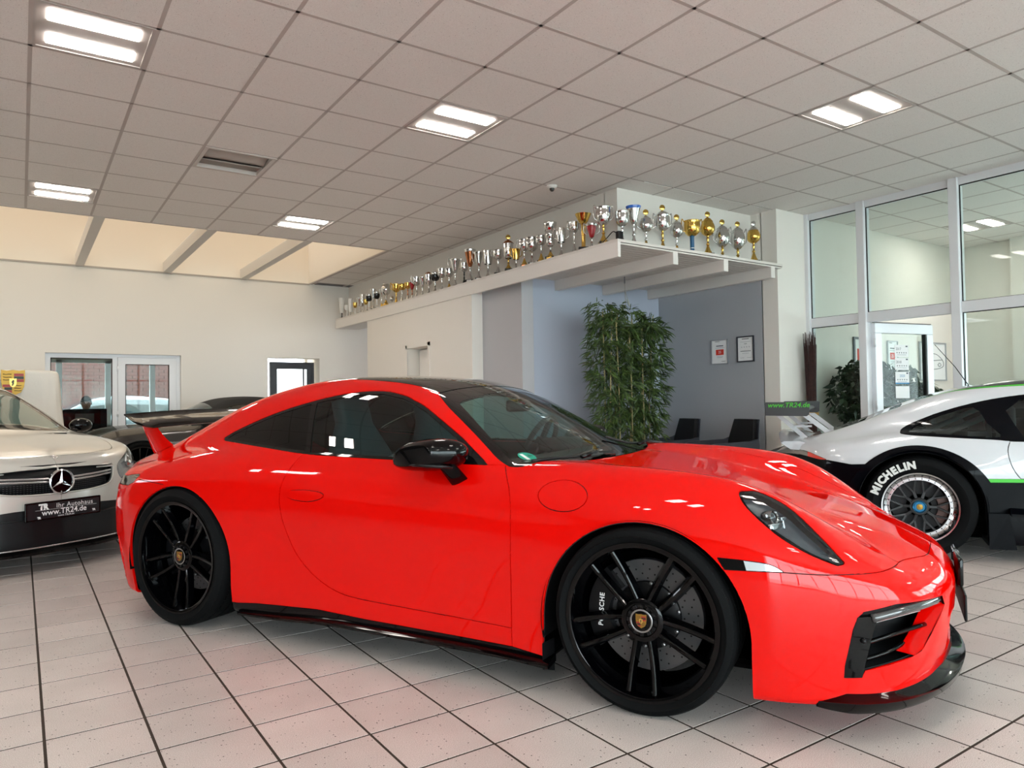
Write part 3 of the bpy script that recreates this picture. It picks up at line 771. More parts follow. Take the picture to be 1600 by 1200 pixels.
def sport_wheel(parent, centre, R, rr, wd, side, spin, disc_r, name='wheel', text=True, detail=True):
    """black twin-spoke centre-lock wheel; side -1 = right side of the car (outer face towards -y)"""
    w = empty(name, centre, 0, parent)
    # local z = outward
    M = Matrix(((1, 0, 0, 0), (0, 0, side, 0), (0, 1, 0, 0), (0, 0, 0, 1)))
    h = wd/2
    tyre(w, R, rr, wd, M)
    MB().lathe([(rr-.002, h*.90), (rr+.006, h*.955), (rr+.009, h*.97), (rr+.008, h*1.0), (rr-.002, h*1.0), (rr-.010, h*.97), (rr-.013, h*.90), (rr-.026, h*.60),
                (rr-.034, h*.30), (rr-.036, -h*.8), (rr-.01, -h*.9)], 80, M).build('rim_barrel', M_gblack, w, auto=30)
    sp = None
    for i in range(5):
        for sg in (-1, 1):
            a = spin+2*math.pi*i/5
            rings = []
            for k in range(7):
                t = k/6; r = .052+(rr-.014-.052)*t
                c = sg*(.021+.028*t+.004*math.sin(t*3.1))            # centre line offset
                wt = .0075+.002*t; wb = .019-.003*t+.012*max(0, t-.8)*3
                zt = h*(.70+.16*t*t); zb = zt-.034+.006*t
                rings.append([(r, c-wb, zb), (r, c+wb, zb), (r, c+wt, zt-.003), (r, c+wt*.5, zt), (r, c-wt*.5, zt), (r, c-wt, zt-.003)])
            Rm = M @ Matrix.Rotation(a, 4, 'Z')
            MB().loft(rings, M=Rm).build('spoke', M_gblack, w, auto=25, recalc=True)
    hub = MB().lathe([(.001, h*.60), (.062, h*.60), (.076, h*.64), (.078, h*.70), (.070, h*.735), (.060, h*.74), (.057, h*.70), (.045, h*.70), (.043, h*.78), (.036, h*.80), (.001, h*.80)], 40, M).build('centre_lock', M_gblack, w, auto=30)
    if detail:
        tt = MB()
        for i in range(12):
            a = 2*math.pi*i/12; tt.box(-.006, .006, .045, .056, h*.70, h*.765, M @ Matrix.Rotation(a, 4, 'Z'))
        tt.build('lock_tooth', M_sblack, hub)['kind'] = 'stuff'
        MB().lathe([(.0365, h*.80), (.040, h*.812), (.0425, h*.80)], 32, M).build('lock_ring', M_steel, hub)
        crest(hub, M @ Matrix.Translation((0, 0, h*.80)) , .040, .050)
        zd = h*.05
        d = MB().lathe([(.118, zd), (disc_r, zd), (disc_r, zd-.032), (.118, zd-.032), (.118, zd)], 64, M).build('brake_disc', M_disc, w, auto=30)
        hl = MB()
        for i in range(60):
            for j, r in enumerate((.135, .152, .169, .186)):
                if r > disc_r-.008: continue
                if (i+j*2) % 3: continue
                a = 2*math.pi*i/60+j*.03
                hl.lathe([(.0001, .0006), (.0036, .0006)], 8, M @ Matrix.Translation((r*math.cos(a), r*math.sin(a), zd)))
        hl.build('drill_hole', mat('drill_black', '050505', .9), d)['kind'] = 'stuff'
        ht = MB().lathe([(.05, zd+.012), (.10, zd+.012), (.122, zd+.006), (.126, zd), (.126, zd-.01)], 48, M).build('disc_hat', M_sblack, w, auto=30)
        bolt = MB().lathe([(.0001, .006), (.0065, .006), (.008, .003), (.008, 0)], 12).mesh('disc_bolt', M_steel)
        for i in range(10):
            a = 2*math.pi*i/10+.2; o_ = bpy.data.objects.new('disc_bolt', bolt)
            o_.matrix_local = M @ Matrix.Translation((.117*math.cos(a), .117*math.sin(a), zd+.005)); link(o_, ht)
        # caliper hugging the rear edge of the disc
        rings = []
        for k in range(13):
            a = math.radians(132+k*84/12); ro = disc_r+.022; ri = disc_r-.075+.012*math.cos((k-6)/6*1.5)
            sx = .6+.4*math.cos((k-6)/6*1.25)
            rings.append([(ri*math.cos(a), ri*math.sin(a), zd-.05), (ro*math.cos(a), ro*math.sin(a), zd-.05), (ro*math.cos(a), ro*math.sin(a), zd+.020*sx+.01), (ri*math.cos(a), ri*math.sin(a), zd+.034*sx+.01)])
        cal = MB().loft(rings, M=M).build('brake_caliper', M_sblack, w, auto=35, recalc=True)
        if text:
            a = math.radians(176); r = disc_r-.036
            tm = M @ Matrix.Translation((r*math.cos(a), r*math.sin(a), zd+.0445)) @ Matrix.Rotation(math.radians(86), 4, 'Z')
            text_obj('PORSCHE', M_lettering_white, cal, tm, size=.026, bold=.0006, spacing=1.15, extrude=.0004)
        for aa, r in ((142, .155), (206, .16)):
            a = math.radians(aa); MB().lathe([(.0001, .008), (.007, .008), (.008, .004), (.008, 0)], 12, M @ Matrix.Translation((r*math.cos(a), r*math.sin(a), zd+.026))).build('caliper_bolt', M_steel, cal)
    return w
# ---------------------------------------------------------------- the red sports coupe
M_red = mat('guards_red_paint', 'dc0602', .4, coat=.72, spec=.0, coat_rough=.012)
M_frit = mat('glass_black_band', '050506', .05, coat=.9, spec=.05)
M_wind = glassmat('tinted_windscreen', 'a9cdc8', 1.1)
M_sidegl = glassmat('tinted_side_glass', '93b3b2', 1.15)
M_privacy = glassmat('dark_privacy_glass', '0c0f10', 1.0)
M_lens = glassmat('clear_lamp_lens', 'e8eef0', 1.3)
M_cabin = mat('cabin_black', '17191b', .65)
M_seat = mat('seat_leather', '46545a', .5)
M_lamp_in = mat('lamp_inner_grey', '3c4046', .35, spec=.6)
M_reflector = mat('lamp_reflector', 'd9dee2', .12, metal=.9)
def seat(parent, x, y, z, rz=0):
    s = empty('seat', (x, y, z), rz, parent)
    MB().box(-.24, .28, -.25, .25, .02, .14, b=.05).build('cushion', M_seat, s, auto=60)
    rings = []
    for k in range(11):
        t = k/10; zz = .08+.78*t; xx = -.22-.20*t
        wd = .25 if t < .55 else .25-.13*min(1, (t-.55)/.25)
        th = .085-.035*t
        ring = []
        for a in range(16):
            c = 2*math.pi*a/16; ca, sa = math.cos(c), math.sin(c)
            e = .55
            ring.append((xx+th*math.copysign(abs(ca)**e, ca)-.0, wd*math.copysign(abs(sa)**e, sa), zz))
        rings.append(ring)
    MB().loft(rings).build('backrest', M_seat, s, auto=60)
    fr = MB()
    for sg in (-1, 1): fr.tube([(-.26, sg*.20, .52), (-.22, sg*.235, .40), (-.19, sg*.25, .22)], .012, 6).tube([(-.27, sg*.20, .52), (-.27, sg*.03, .47)], .010, 6)
    fr.build('seat_shell_rib', mat('rib_grey', '8b979a', .3), s)
    return s
def build_red():
    root = empty('sports_coupe', (2.6574, 2.3463, 0), math.radians(-61.8214))
    tag(root, 'bright red two-door sports coupe with black wheels and black roof, filling the foreground', 'car')
    B = CarBody(red_shape(), (-3.6, -1.0, .06), (1.14, .04, 1.36), .015)
    sd = lambda c, n: c.y < -.3
    # wheel arches (cut away)
    def arch(cx, cz, r, x0, x1):
        a = [(cx+r*math.cos(t), cz+r*math.sin(t)) for t in np.linspace(math.pi*.99, math.pi*.01, 40)]
        return [(x0, -.2)]+a+[(x1, -.2)]
    B.cut('void', arch(-.005, .302, .389, -.408, .381), SIDE, lambda c, n: c.y < -.45)
    B.cut('void', arch(-2.492, .334, .390, -2.885, -2.09), SIDE, lambda c, n: c.y < -.45)
    # glazing
    dlo_lo = [(-2.405, .968), (-2.385, .953), (-2.3, .946), (-2.0, .922), (-1.686, .896), (-1.2, .884), (-.70, .872)]
    dlo_up = [(-.70, .872), (-.79, .935), (-.886, .999), (-1.087, 1.113), (-1.18, 1.152), (-1.254, 1.178), (-1.391, 1.202), (-1.574, 1.198), (-1.796, 1.163), (-2.024, 1.108), (-2.2, 1.053), (-2.34, 1.0), (-2.405, .968)]
    dlo = crom(dlo_lo, 4)[:-1]+crom(dlo_up, 4)[:-1]
    gl = lambda c, n: c.y < -.3 and c.z > .8
    B.cut('window_trim', dlo, SIDE, gl)
    def inset(poly, d):
        P = np.array(poly); n = len(P); A = .5*sum(P[i, 0]*P[(i+1) % n, 1]-P[(i+1) % n, 0]*P[i, 1] for i in range(n)); s = 1 if A > 0 else -1
        out = []
        for i in range(n):
            e = P[(i+1) % n]-P[(i-1) % n]; e /= np.linalg.norm(e)+1e-9; out.append((P[i, 0]-s*e[1]*d, P[i, 1]+s*e[0]*d))
        return out
    q = crom([(-2.372, .966), (-2.3, .957), (-2.0, .934), (-1.745, .912), (-1.775, 1.0), (-1.83, 1.142), (-2.02, 1.096), (-2.2, 1.040), (-2.32, .993)], 4, True)
    B.cut('quarter_window', [(-2.372, .966), (-2.3, .958), (-2.0, .934), (-1.742, .913), (-1.775, 1.02), (-1.822, 1.143), (-2.02, 1.094), (-2.2, 1.039), (-2.32, .992)], SIDE, gl, ['window_trim'])
    dw = [(-1.705, .908), (-1.2, .897), (-.90, .891), (-.845, .945), (-.90, .99), (-1.087, 1.098), (-1.18, 1.139), (-1.254, 1.164), (-1.391, 1.188), (-1.574, 1.184), (-1.785, 1.150), (-1.745, 1.03)]
    B.cut('side_window', dw, SIDE, gl, ['window_trim'])
    up = lambda c, n: c.z > .83 and n.z > .15
    ws = crom([(-1.094, -.548), (-1.007, -.603), (-.914, -.644), (-.834, -.675), (-.714, -.722), (-.60, -.770)], 4)[:-1]+crom([(-.60, -.770), (-.515, -.758), (-.43, -.62), (-.372, -.40), (-.345, -.18), (-.335, 0)], 4)+[(-.335, .05), (-1.075, .05)]+crom([(-1.075, 0), (-1.082, -.24), (-1.10, -.464), (-1.105, -.53), (-1.094, -.548)], 4)[:-1]
    B.cut('windscreen_band', ws, TOP, up, ['body'])
    wg_ = crom([(-.985, -.535), (-.83, -.615), (-.62, -.715)], 4)+crom([(-.60, -.715), (-.53, -.62), (-.475, -.42), (-.452, -.2), (-.445, 0)], 4)+[(-.445, .05), (-.985, .05), (-.985, 0), (-.99, -.3), (-.995, -.5)]
    B.cut('windscreen', wg_, TOP, up, ['windscreen_band'])
    B.cut('roof', crom([(-1.105, -.522), (-1.3, -.518), (-1.55, -.497), (-1.8, -.462), (-1.98, -.41), (-2.03, -.3), (-2.05, 0)], 4)+[(-2.05, .05), (-1.03, .05), (-1.03, 0), (-1.04, -.24), (-1.06, -.45), (-1.085, -.52)], TOP, lambda c, n: c.z > 1.1, ['body'])
    B.cut('rear_window', crom([(-2.10, 0), (-2.10, -.36), (-2.2, -.41), (-2.5, -.39), (-2.72, -.34), (-2.78, 0)], 4)+[(-2.78, .05), (-2.10, .05)], TOP, lambda c, n: c.z > .9, ['body'])
    # front bumper, bonnet, lamps
    B.cut('front_bumper', [(.25, -.1), (.25, .552), (.485, .554), (.62, .549), (.71, .549), (.836, .545), (.916, .535), (.952, .532), (1.3, .53), (1.3, -.1)], SIDE, lambda c, n: c.x > .24, ['body'])
    hd = crom([(-.352, 0), (-.362, -.2), (-.388, -.40), (-.44, -.60), (-.47, -.645), (-.42, -.668), (-.1, -.63), (.2, -.585), (.45, -.555), (.65, -.54), (.80, -.535), (.86, -.50)], 4)[:-1]+[(.87, -.49), (1.05, -.47), (1.05, .05), (-.352, .05)]
    B.cut('bonnet', hd, TOP, lambda c, n: n.z > .1 and c.x > -.6, ['body'])
    hv = axes_for((.45, -.70, .55))
    head = crom([(.334, -.79, .802), (.36, -.765, .808), (.395, -.745, .804), (.489, -.744, .758), (.589, -.780, .673), (.655, -.795, .604), (.671, -.797, .585), (.655, -.808, .577), (.638, -.818, .581), (.557, -.844, .618), (.462, -.853, .676), (.367, -.829, .755)], 4, True)
    B.cut('headlamp', head, hv, lambda c, n: c.y < -.5 and c.x > .25)
    hi_ = []
    hc = np.mean(np.array(head), 0)
    for p in head:
        p = np.array(p); d = p-hc; hi_.append(tuple(hc+d*(1-.011/np.linalg.norm(d))))
    B.cut('headlamp_lens', hi_, hv, lambda c, n: c.y < -.5 and c.x > .25, ['headlamp'])
    mk = crom([(.277, .589), (.359, .586), (.431, .580), (.465, .570), (.490, .5545)], 4)+[(.421, .5535), (.30, .552)]
    B.cut('side_marker', mk, SIDE, lambda c, n: c.y < -.5 and c.x > .2, ['body', 'front_bumper'])
    B.cut('marker_dark', [(.2, .5), (.2, .65), (.345, .65), (.385, .5)], SIDE, lambda c, n: c.y < -.5, ['side_marker'])
    iv = axes_for((.72, -.66, .12))
    it = [(.664, -.831, .216), (.667, -.832, .256), (.693, -.824, .372), (.707, -.816, .411), (.725, -.804, .429), (.819, -.724, .445), (.966, -.464, .427), (.974, -.442, .393), (.923, -.562, .312), (.893, -.609, .268), (.863, -.655, .259), (.724, -.795, .237), (.712, -.80, .214)]
    B.cut('void', it, iv, lambda c, n: c.y < -.25 and c.x > .5, ['front_bumper'])
    ci = [(1.0, -.36, .20), (1.0, -.36, .26), (1.0, -.33, .33), (1.0, .05, .33), (1.0, .05, .20)]
    B.cut('void', ci, (Vector((0, 1, 0)), Vector((0, 0, 1))), lambda c, n: c.x > .8, ['front_bumper'])
    # doors, sills, tail
    door = crom([(-.622, .873), (-.585, .82), (-.559, .762), (-.541, .65), (-.539, .545)], 4)[:-1]+[(-.539, .545), (-.538, .238)]+crom([(-.538, .238), (-.80, .246), (-1.01, .252), (-1.323, .265), (-1.465, .289), (-1.593, .347), (-1.698, .436), (-1.765, .55), (-1.795, .65), (-1.803, .72), (-1.795, .775), (-1.755, .89)], 5)[1:]+[(-1.74, .9005), (-1.686, .896), (-1.2, .884), (-.72, .8725)]
    B.cut('door', door, SIDE, lambda c, n: c.y < -.5 and c.z < .96, ['body'])
    B.cut('door_handle', crom([(-1.755, .706), (-1.74, .728), (-1.65, .734), (-1.56, .727), (-1.535, .712), (-1.56, .695), (-1.63, .682), (-1.73, .690)], 3, True), SIDE, lambda c, n: c.y < -.5, ['door'])
    B.cut('side_skirt', [(-2.2, .0), (-2.2, .166), (-2.06, .166), (-1.94, .176), (-1.56, .189), (-1.27, .176), (-1.0, .170), (-.54, .163), (-.40, .146), (-.30, .14), (-.3, 0)], SIDE, sd, ['body', 'door'])
    B.cut('fuel_flap', [(-.321+.107*math.cos(a), .769+.058*math.sin(a)) for a in np.linspace(0, 2*math.pi, 41)[:-1]], SIDE, lambda c, n: c.y < -.5, ['body'])
    B.cut('fender', [(-.539, -.1), (-.539, .545), (-.541, .65), (-.559, .762), (-.585, .82), (-.622, .873), (-.60, .882), (-.45, 1.0), (1.2, 1.0), (1.2, -.1)], SIDE, sd, ['body'])
    B.cut('rear_bumper', [(-2.6, -.1), (-2.6, .728), (-2.72, .738), (-2.83, .745), (-2.875, .727), (-2.925, .711), (-3.01, .708), (-3.6, .708), (-3.6, -.1)], SIDE, lambda c, n: c.x < -2.5, ['body'])
    B.cut('tail_lamp', [(-3.45, .705), (-3.45, .760), (-3.004, .756), (-2.938, .766), (-2.863, .774), (-2.838, .768), (-2.878, .727), (-2.925, .710)], SIDE, lambda c, n: c.x < -2.8, ['body', 'rear_bumper'])
    B.cut('void', [(-3.6, .19), (-3.0, .19), (-2.98, .30), (-3.02, .42), (-3.6, .42)], SIDE, lambda c, n: c.y < -.80 and c.x < -2.95, ['rear_bumper'])
    B.cut('engine_lid', crom([(-2.84, 0), (-2.83, -.36), (-2.90, -.50), (-3.1, -.56)], 4)+[(-3.5, -.56), (-3.5, .05), (-2.84, .05)], TOP, lambda c, n: c.z > .76 and n.z > .2, ['body'])
    B.bake()
    for mir, nm in ((False, 'r'), (True, 'l')):
        B.panel('fender', 'fender', M_red, root, mir); B.panel('body', 'quarter_panel', M_red, root, mir)
        d = B.panel('door', 'door', M_red, root, mir)
        B.panel('door_handle', 'handle', M_red, d, mir, off=.004)
        B.panel('fuel_flap', 'fuel_flap', M_red, root, mir) if not mir else B.panel('fuel_flap', 'fender_infill', M_red, root, mir, gap=0, flange=False)
        B.panel('side_skirt', 'side_skirt', M_gblack, root, mir, off=-.002)
        w_ = B.panel('window_trim', 'window_frame', M_frit, root, mir, gap=.001, off=-.002)
        B.panel('side_window', 'side_window', M_sidegl, root, mir, gap=0, flange=False, off=-.004)
        B.panel('quarter_window', 'quarter_window', M_privacy, root, mir, gap=0, flange=False, off=-.004)
        hl = B.panel('headlamp_lens', 'headlamp', M_lens, root, mir, gap=0, flange=False, off=-.001)
        hl['label'] = 'teardrop headlamp with dark inside'
        B.panel('headlamp', 'lamp_surround', M_gblack, hl, mir, gap=.001, off=-.002)
        B.panel('headlamp_lens', 'lamp_housing', M_lamp_in, hl, mir, gap=-.004, off=-.038, depth=-.036)
        sgn = 1 if mir else -1
        def at(x, y, z, inn=.02):
            p, n = B.hit((x+.0, y, z), (0, 0, 0.0001), .01) if False else (Vector((x, y, z)), None)
            g = Vector(grad(B.F, np.array([[x, y, z]]))[0]).normalized(); p = p-g*inn
            return Vector((p.x, p.y*(-1 if mir else 1), p.z)), Vector((g.x, g.y*(-1 if mir else 1), g.z))
        p, g = at(.454, -.807, .738, .024); up_ = Vector((0, 0, 1)); dr = Vector((.8, sgn*.45, .2)).normalized()
        ax = up_.cross(dr).normalized(); Mx = frame3(p, ax, dr.cross(ax), dr)
        MB().lathe([(.019, .004), (.022, .009), (.0245, .004), (.0245, -.03)], 28, Mx).build('projector_ring', M_chrome, hl, auto=40)
        MB().lathe([(.0001, .007), (.012, .004), (.019, -.002)], 24, Mx).build('projector_lens', mat('projector_glass', '20262c', .02, coat=1), hl)
        p, g = at(.470, -.828, .706, .022); Mx = frame3(p, ax, dr.cross(ax), dr)
        MB().box(-.040, .030, -.010, .012, -.02, .004, Mx, b=.004).build('light_module', M_reflector, hl, auto=40)
        MB().box(.032, .040, -.030, .022, -.02, .004, Mx, b=.002).build('module_bracket', M_reflector, hl)
        for (xx, yy, zz, nm2) in ((.440, -.822, .745, 'a'), (.489, -.79, .735, 'b')):
            p, g = at(xx, yy, zz, .026); Mx2 = frame3(p, ax, dr.cross(ax), dr); MB().box(-.014, .014, -.006, .006, -.01, .004, Mx2, b=.002).build('light_spot', M_reflector, hl)
        a0, g0 = at(.478, -.840, .686, .014); a1, _ = at(.535, -.846, .642, .012); a2, _ = at(.600, -.834, .600, .010); a3, _ = at(.650, -.812, .585, .012); b0, _ = at(.495, -.836, .680, .03); b1, _ = at(.56, -.82, .64, .03); b2, _ = at(.615, -.81, .61, .028); b3, _ = at(.655, -.798, .59, .02)
        MB().loft([[a0, b0], [a1, b1], [a2, b2], [a3, b3]], closed=False, caps=False).build('reflector', M_reflector, hl)
        B.panel('marker_dark', 'side_marker_rear', M_gblack, root, mir, gap=.001)
        sm = B.panel('side_marker', 'side_marker', mat('marker_clear', 'd4dde2', .08, coat=1, metal=.3), root, mir, gap=.001)
    B.panel('front_bumper', 'front_bumper', M_red, root, both=True)
    B.panel('bonnet', 'bonnet', M_red, root, both=True, gap=.002)
    B.panel('roof', 'roof', M_frit, root, both=True)
    B.panel('windscreen_band', 'windscreen_band', M_frit, root, both=True, off=-.002, gap=.001)
    wsg = B.panel('windscreen', 'windscreen', M_wind, root, both=True, gap=0, flange=False, off=-.003)
    B.panel('rear_window', 'rear_window', M_privacy, root, both=True, gap=.001, off=-.003)
    B.panel('rear_bumper', 'rear_bumper', M_red, root, both=True); B.panel('engine_lid', 'engine_lid', M_red, root, both=True)
    B.panel('tail_lamp', 'tail_lamp', mat('tail_lamp_smoke', '1c1918', .1, coat=.5), root, both=True, off=-.001)
    B.inner(['body', 'door', 'fender', 'front_bumper', 'bonnet', 'side_skirt', 'rear_bumper', 'engine_lid', 'roof', 'tail_lamp', 'door_handle', 'fuel_flap'], 'inner_shell', M_cabin, root, off=.0125)
    # wheels and wheelhouses
    for sgn in (-1, 1):
        sp = math.radians(-91) if sgn < 0 else math.radians(20)
        w = sport_wheel(root, (-.001, sgn*.803, .336), .339, .278, .245, sgn, sp, .205)
        w['label'] = 'black twin-spoke front wheel'
        w2 = sport_wheel(root, (-2.492, sgn*.775, .357), .358, .281, .305, sgn, math.radians(-88), .195, text=False)
        for cx, cz, r in ((-.005, .302, .397), (-2.492, .334, .398)):
            n = 28; V = []; Fc = []
            for k in range(n+1):
                a = -.2+(math.pi+.4)*k/n
                V += [(cx+r*math.cos(a), sgn*.905, cz+r*math.sin(a)), (cx+r*math.cos(a), sgn*.50, cz+r*math.sin(a))]
            Fc = [(2*k, 2*k+2, 2*k+3, 2*k+1) for k in range(n)]
            V += [(cx, sgn*.50, cz)]; Fc += [(2*k+1, 2*k+3, len(V)-1) for k in range(n)]
            MB().add(V, Fc, True).build('wheelhouse', M_liner, root)
    # underside and cabin
    MB().box(-3.1, .62, -.62, .62, .115, .16, b=.02).box(-.52, -.42, -.86, .86, .13, .16).build('floor_pan', M_liner, root)
    rings = []
    for k in range(9):
        yy = -.70+1.4*k/8
        rings.append([(-.50, yy, .60), (-.46, yy, .80), (-.50+.06*(yy/.7)**2*-1, yy, .865), (-.74, yy, .875), (-.86, yy, .84), (-.88, yy, .76), (-.80, yy, .55)])
    MB().loft(rings, closed=True).build('dashboard', M_cabin, root, auto=40)
    st_ = empty('steering_wheel', (-1.0, .37, .885), 0, root)
    Ms = Matrix.Rotation(math.radians(-65), 4, 'Y')
    mb = MB().tube([(Ms @ Vector((.175*math.cos(a), .175*math.sin(a), 0))) for a in np.linspace(0, 2*math.pi, 33)[:-1]], .016, 8, closed=True)
    mb.build('rim', M_cabin, st_)
    MB().box(-.16, .16, -.02, .02, -.01, .01, Ms).box(-.02, .02, -.16, .05, -.01, .01, Ms).box(-.055, .055, -.055, .055, -.02, .02, Ms, b=.015).build('spoke', M_cabin, st_)
    MB().box(-.95, -.78, .22, .52, .86, .93, b=.03).build('instrument_hood', M_cabin, root, auto=50)
    for yy in (-.37, .37): seat(root, -1.38, yy, .33)
    MB().box(-2.35, -2.05, -.55, .55, .30, .82, b=.08).build('rear_bench', M_cabin, root, auto=50)
    MB().box(-1.9, -.85, -.09, .09, .2, .52, b=.04).build('centre_console', M_cabin, root, auto=50)
    # inside mirror
    MB().box(-1.02, -.985, -.02, .24, 1.085, 1.15, b=.02).tube([(-1.0, .11, 1.15), (-1.02, .09, 1.18)], .012, 8).build('inside_mirror', M_sblack, root, auto=50)
    # environmental sticker on the windscreen
    g = Vector(grad(B.F, np.array([[-.59, -.632, .905]]))[0]).normalized(); ps = Vector((-.585, -.632, .905))
    ps = Vector(newton(B.F, np.array([ps]), 3)[0])-g*.001
    ux = Vector((-.35, .0, 0)).cross(g); ux = Vector((.9, -.35, 0)); ux = (ux-g*ux.dot(g)).normalized(); uy = g.cross(ux)
    Ms = frame3(ps, ux, uy, g)
    stc = MB().lathe([(.0001, .0005), (.042, .0005)], 32, Ms).build('round_sticker', mat('sticker_green', '0f9a80', .5), root)
    text_obj('4', M_crest_black, stc, Ms @ Matrix.Translation((-.004, .016, .001)), size=.045)
    MB().box(-.028, .028, -.022, -.004, .0006, .001, Ms).build('sticker_field', M_lettering_white, stc)
    # wipers
    for pts in ([(-.508, -.745, .888), (-.435, -.58, .902), (-.392, -.35, .903), (-.372, -.10, .902)], [(-.50, .10, .945), (-.45, .33, .925), (-.42, .55, .90)]):
        P = newton(B.F, np.array(pts), 3); G = grad(B.F, P); P = [Vector(p+g*.012) for p, g in zip(P, G)]
        wp = MB().tube(crom([tuple(p) for p in P], 5), .007, 6).build('wiper', M_sblack, root)
        mid = P[2]; MB().tube([tuple(mid+Vector((0, -.12, .004))), tuple(mid+Vector((-.01, .05, .008))), tuple(mid+Vector((.035, .2, -.01)))], .011, 6).build('wiper_arm', M_gblack, wp)
    # door mirrors
    for sgn in (-1, 1):
        rings = []
        for k in range(11):
            t = k/10; yy = sgn*(.795+.195*t)
            s_ = math.sin(math.pi*min(1, .18+t*.70))**.5
            hx, hz = .118*s_*(1.0), .069*s_
            cx, cz = -.885-.055*t, .902+.012*t
            ring = []
            for a in range(20):
                c = 2*math.pi*a/20; ca, sa = math.cos(c), math.sin(c)
                ex = hx*math.copysign(abs(ca)**.8, ca)*(1.35 if ca < 0 else 1.2); ez = hz*math.copysign(abs(sa)**.8, sa)*(1.15 if sa > 0 else .85)
                ring.append((cx+ex, yy, cz+ez+.016*ca))
            rings.append(ring)
        mr = MB().loft(rings).build('door_mirror', M_gblack, root, auto=50, recalc=True)
        MB().tube([(-.80, sgn*.90, .868), (-.83, sgn*.945, .876), (-.90, sgn*.985, .882), (-.97, sgn*.985, .882)], [.004, .009, .009, .005], 6).build('mirror_trim', M_sblack, mr)
        foot = []
        for k in range(6):
            t = k/5; foot.append([(-.81-.015*t+.036*math.cos(a)*(1-.2*t), sgn*(.82+.09*t)+.012*math.sin(a), .795+.085*t+.02*math.cos(a)) for a in np.linspace(0, 2*math.pi, 13)[:-1]])
        MB().loft(foot).build('mirror_foot', M_gblack, mr, auto=50, recalc=True)
        MB().box(-1.012, -1.004, sgn*.88-.07, sgn*.88+.07, .875, .94, b=.01).build('mirror_glass', M_chrome, mr)
    # air intakes in the front bumper
    for sgn in (-1, 1):
        mir = sgn > 0
        it3 = [np.array(p) for p in it]
        nrm = np.array(Vector((.72, -.66, .12)).normalized())
        f = lambda p: (p[0], p[1]*(-1 if mir else 1), p[2])
        n = len(it3); V = [f(p) for p in it3]+[f(p-nrm*.10) for p in it3]
        o = MB().add(V, [((i, (i+1) % n, n+(i+1) % n, n+i) if mir else (n+i, n+(i+1) % n, (i+1) % n, i)) for i in range(n)]+[tuple(range(n, 2*n))]).build('air_intake', M_sblack, root, auto=30, recalc=False)
        # outer vertical vane in gloss black
        va = [(.664, -.833, .214), (.668, -.834, .258), (.695, -.826, .374), (.710, -.818, .413), (.770, -.779, .414), (.748, -.788, .34), (.731, -.797, .262), (.718, -.802, .214)]
        va = [np.array(p) for p in va]; m_ = len(va)
        V = [f(p-nrm*.004) for p in va]+[f(p-nrm*.05) for p in va]
        fs = [tuple(range(m_))]+[(i, m_+i, m_+(i+1) % m_, (i+1) % m_) for i in range(m_)]
        vv = MB().add(V, fs).build('intake_vane', M_gblack, o, recalc=True)
        ps = Vector(f(np.array((.722, -.803, .335))))
        MB().sphere(ps, .009, 10, 6).build('parking_sensor', M_sblack, vv)
        # light bar and slats
        lb = [np.array(p) for p in ((.755, -.792, .408), (.83, -.722, .421), (.905, -.61, .424), (.955, -.49, .418))]
        MB().tube([f(p-nrm*.012) for p in crom(lb, 4)], .016, 8).build('light_bar', mat('light_bar_smoke', '3a3a3c', .1, coat=1), o)
        MB().tube([f(np.array(p)-nrm*.014+np.array((0, 0, .0))) for p in crom([(.745, -.785, .388), (.82, -.715, .400), (.90, -.60, .403)], 4)], .005, 6).build('light_strip', mat('light_strip_clear', 'aeb0b2', .2, coat=1), o)
        for zz, x1 in ((.322, .93), (.27, .87)):
            sl = [np.array(p) for p in ((.742, -.785, zz-.004), (.82, -.705, zz+.012), (x1, -.60 if x1 < .9 else -.55, zz+.02))]
            MB().tube([f(p-nrm*.03) for p in crom(sl, 4)], .008, 6).build('intake_slat', M_gblack, o)
        # red inner cheek of the opening
        ck = [np.array(p) for p in ((.974, -.442, .393), (.93, -.548, .318), (.90, -.60, .275), (.87, -.648, .262))]
        V = []
        for p in ck: V += [f(p), f(p-nrm*.06+np.array((-.02, -.05, 0.02)))]
        MB().add(V, [(2*i, 2*i+1, 2*i+3, 2*i+2) for i in range(3)], True).build('intake_cheek', M_red, o)
    MB().box(.86, .90, -.40, .40, .17, .36).build('centre_grille', M_sblack, root)
    # splitter lip under the nose
    P = crom([(.575, -.842, .134), (.63, -.823, .126), (.70, -.785, .118), (.80, -.69, .112), (.895, -.545, .110), (.965, -.36, .110), (1.005, -.15, .112), (1.015, 0, .112)], 6)
    P = P+[(x, -y, z) for x, y, z in P[::-1][1:]]
    rings = []
    for i, (x, y, z) in enumerate(P):
        a = np.array(P[max(0, i-1)]); b = np.array(P[min(len(P)-1, i+1)]); t = b-a; t /= np.linalg.norm(t); nx, ny = t[1], -t[0]
        e = min(1, min(i, len(P)-1-i)/9); w_ = .012+.030*e
        rings.append([(x-nx*.06, y-ny*.06, z-.012), (x+nx*w_*.6, y+ny*w_*.6, z-.020), (x+nx*w_, y+ny*w_, z-.004), (x+nx*(w_+.006*e), y+ny*(w_+.006*e), z+.020*e), (x+nx*w_*.85, y+ny*w_*.85, z+.022*e), (x+nx*.002, y+ny*.002, z+.045*e+.004), (x-nx*.05, y-ny*.05, z+.045*e)])
    MB().loft(rings).build('front_splitter', M_gblack, root, auto=40, recalc=True)
    # number plate carrier at the nose
    pl = MB().box(1.048, 1.058, -.24, .24, .285, .385, b=.004).box(1.035, 1.05, -.10, .10, .38, .44, b=.004).build('plate_carrier', M_sblack, root)
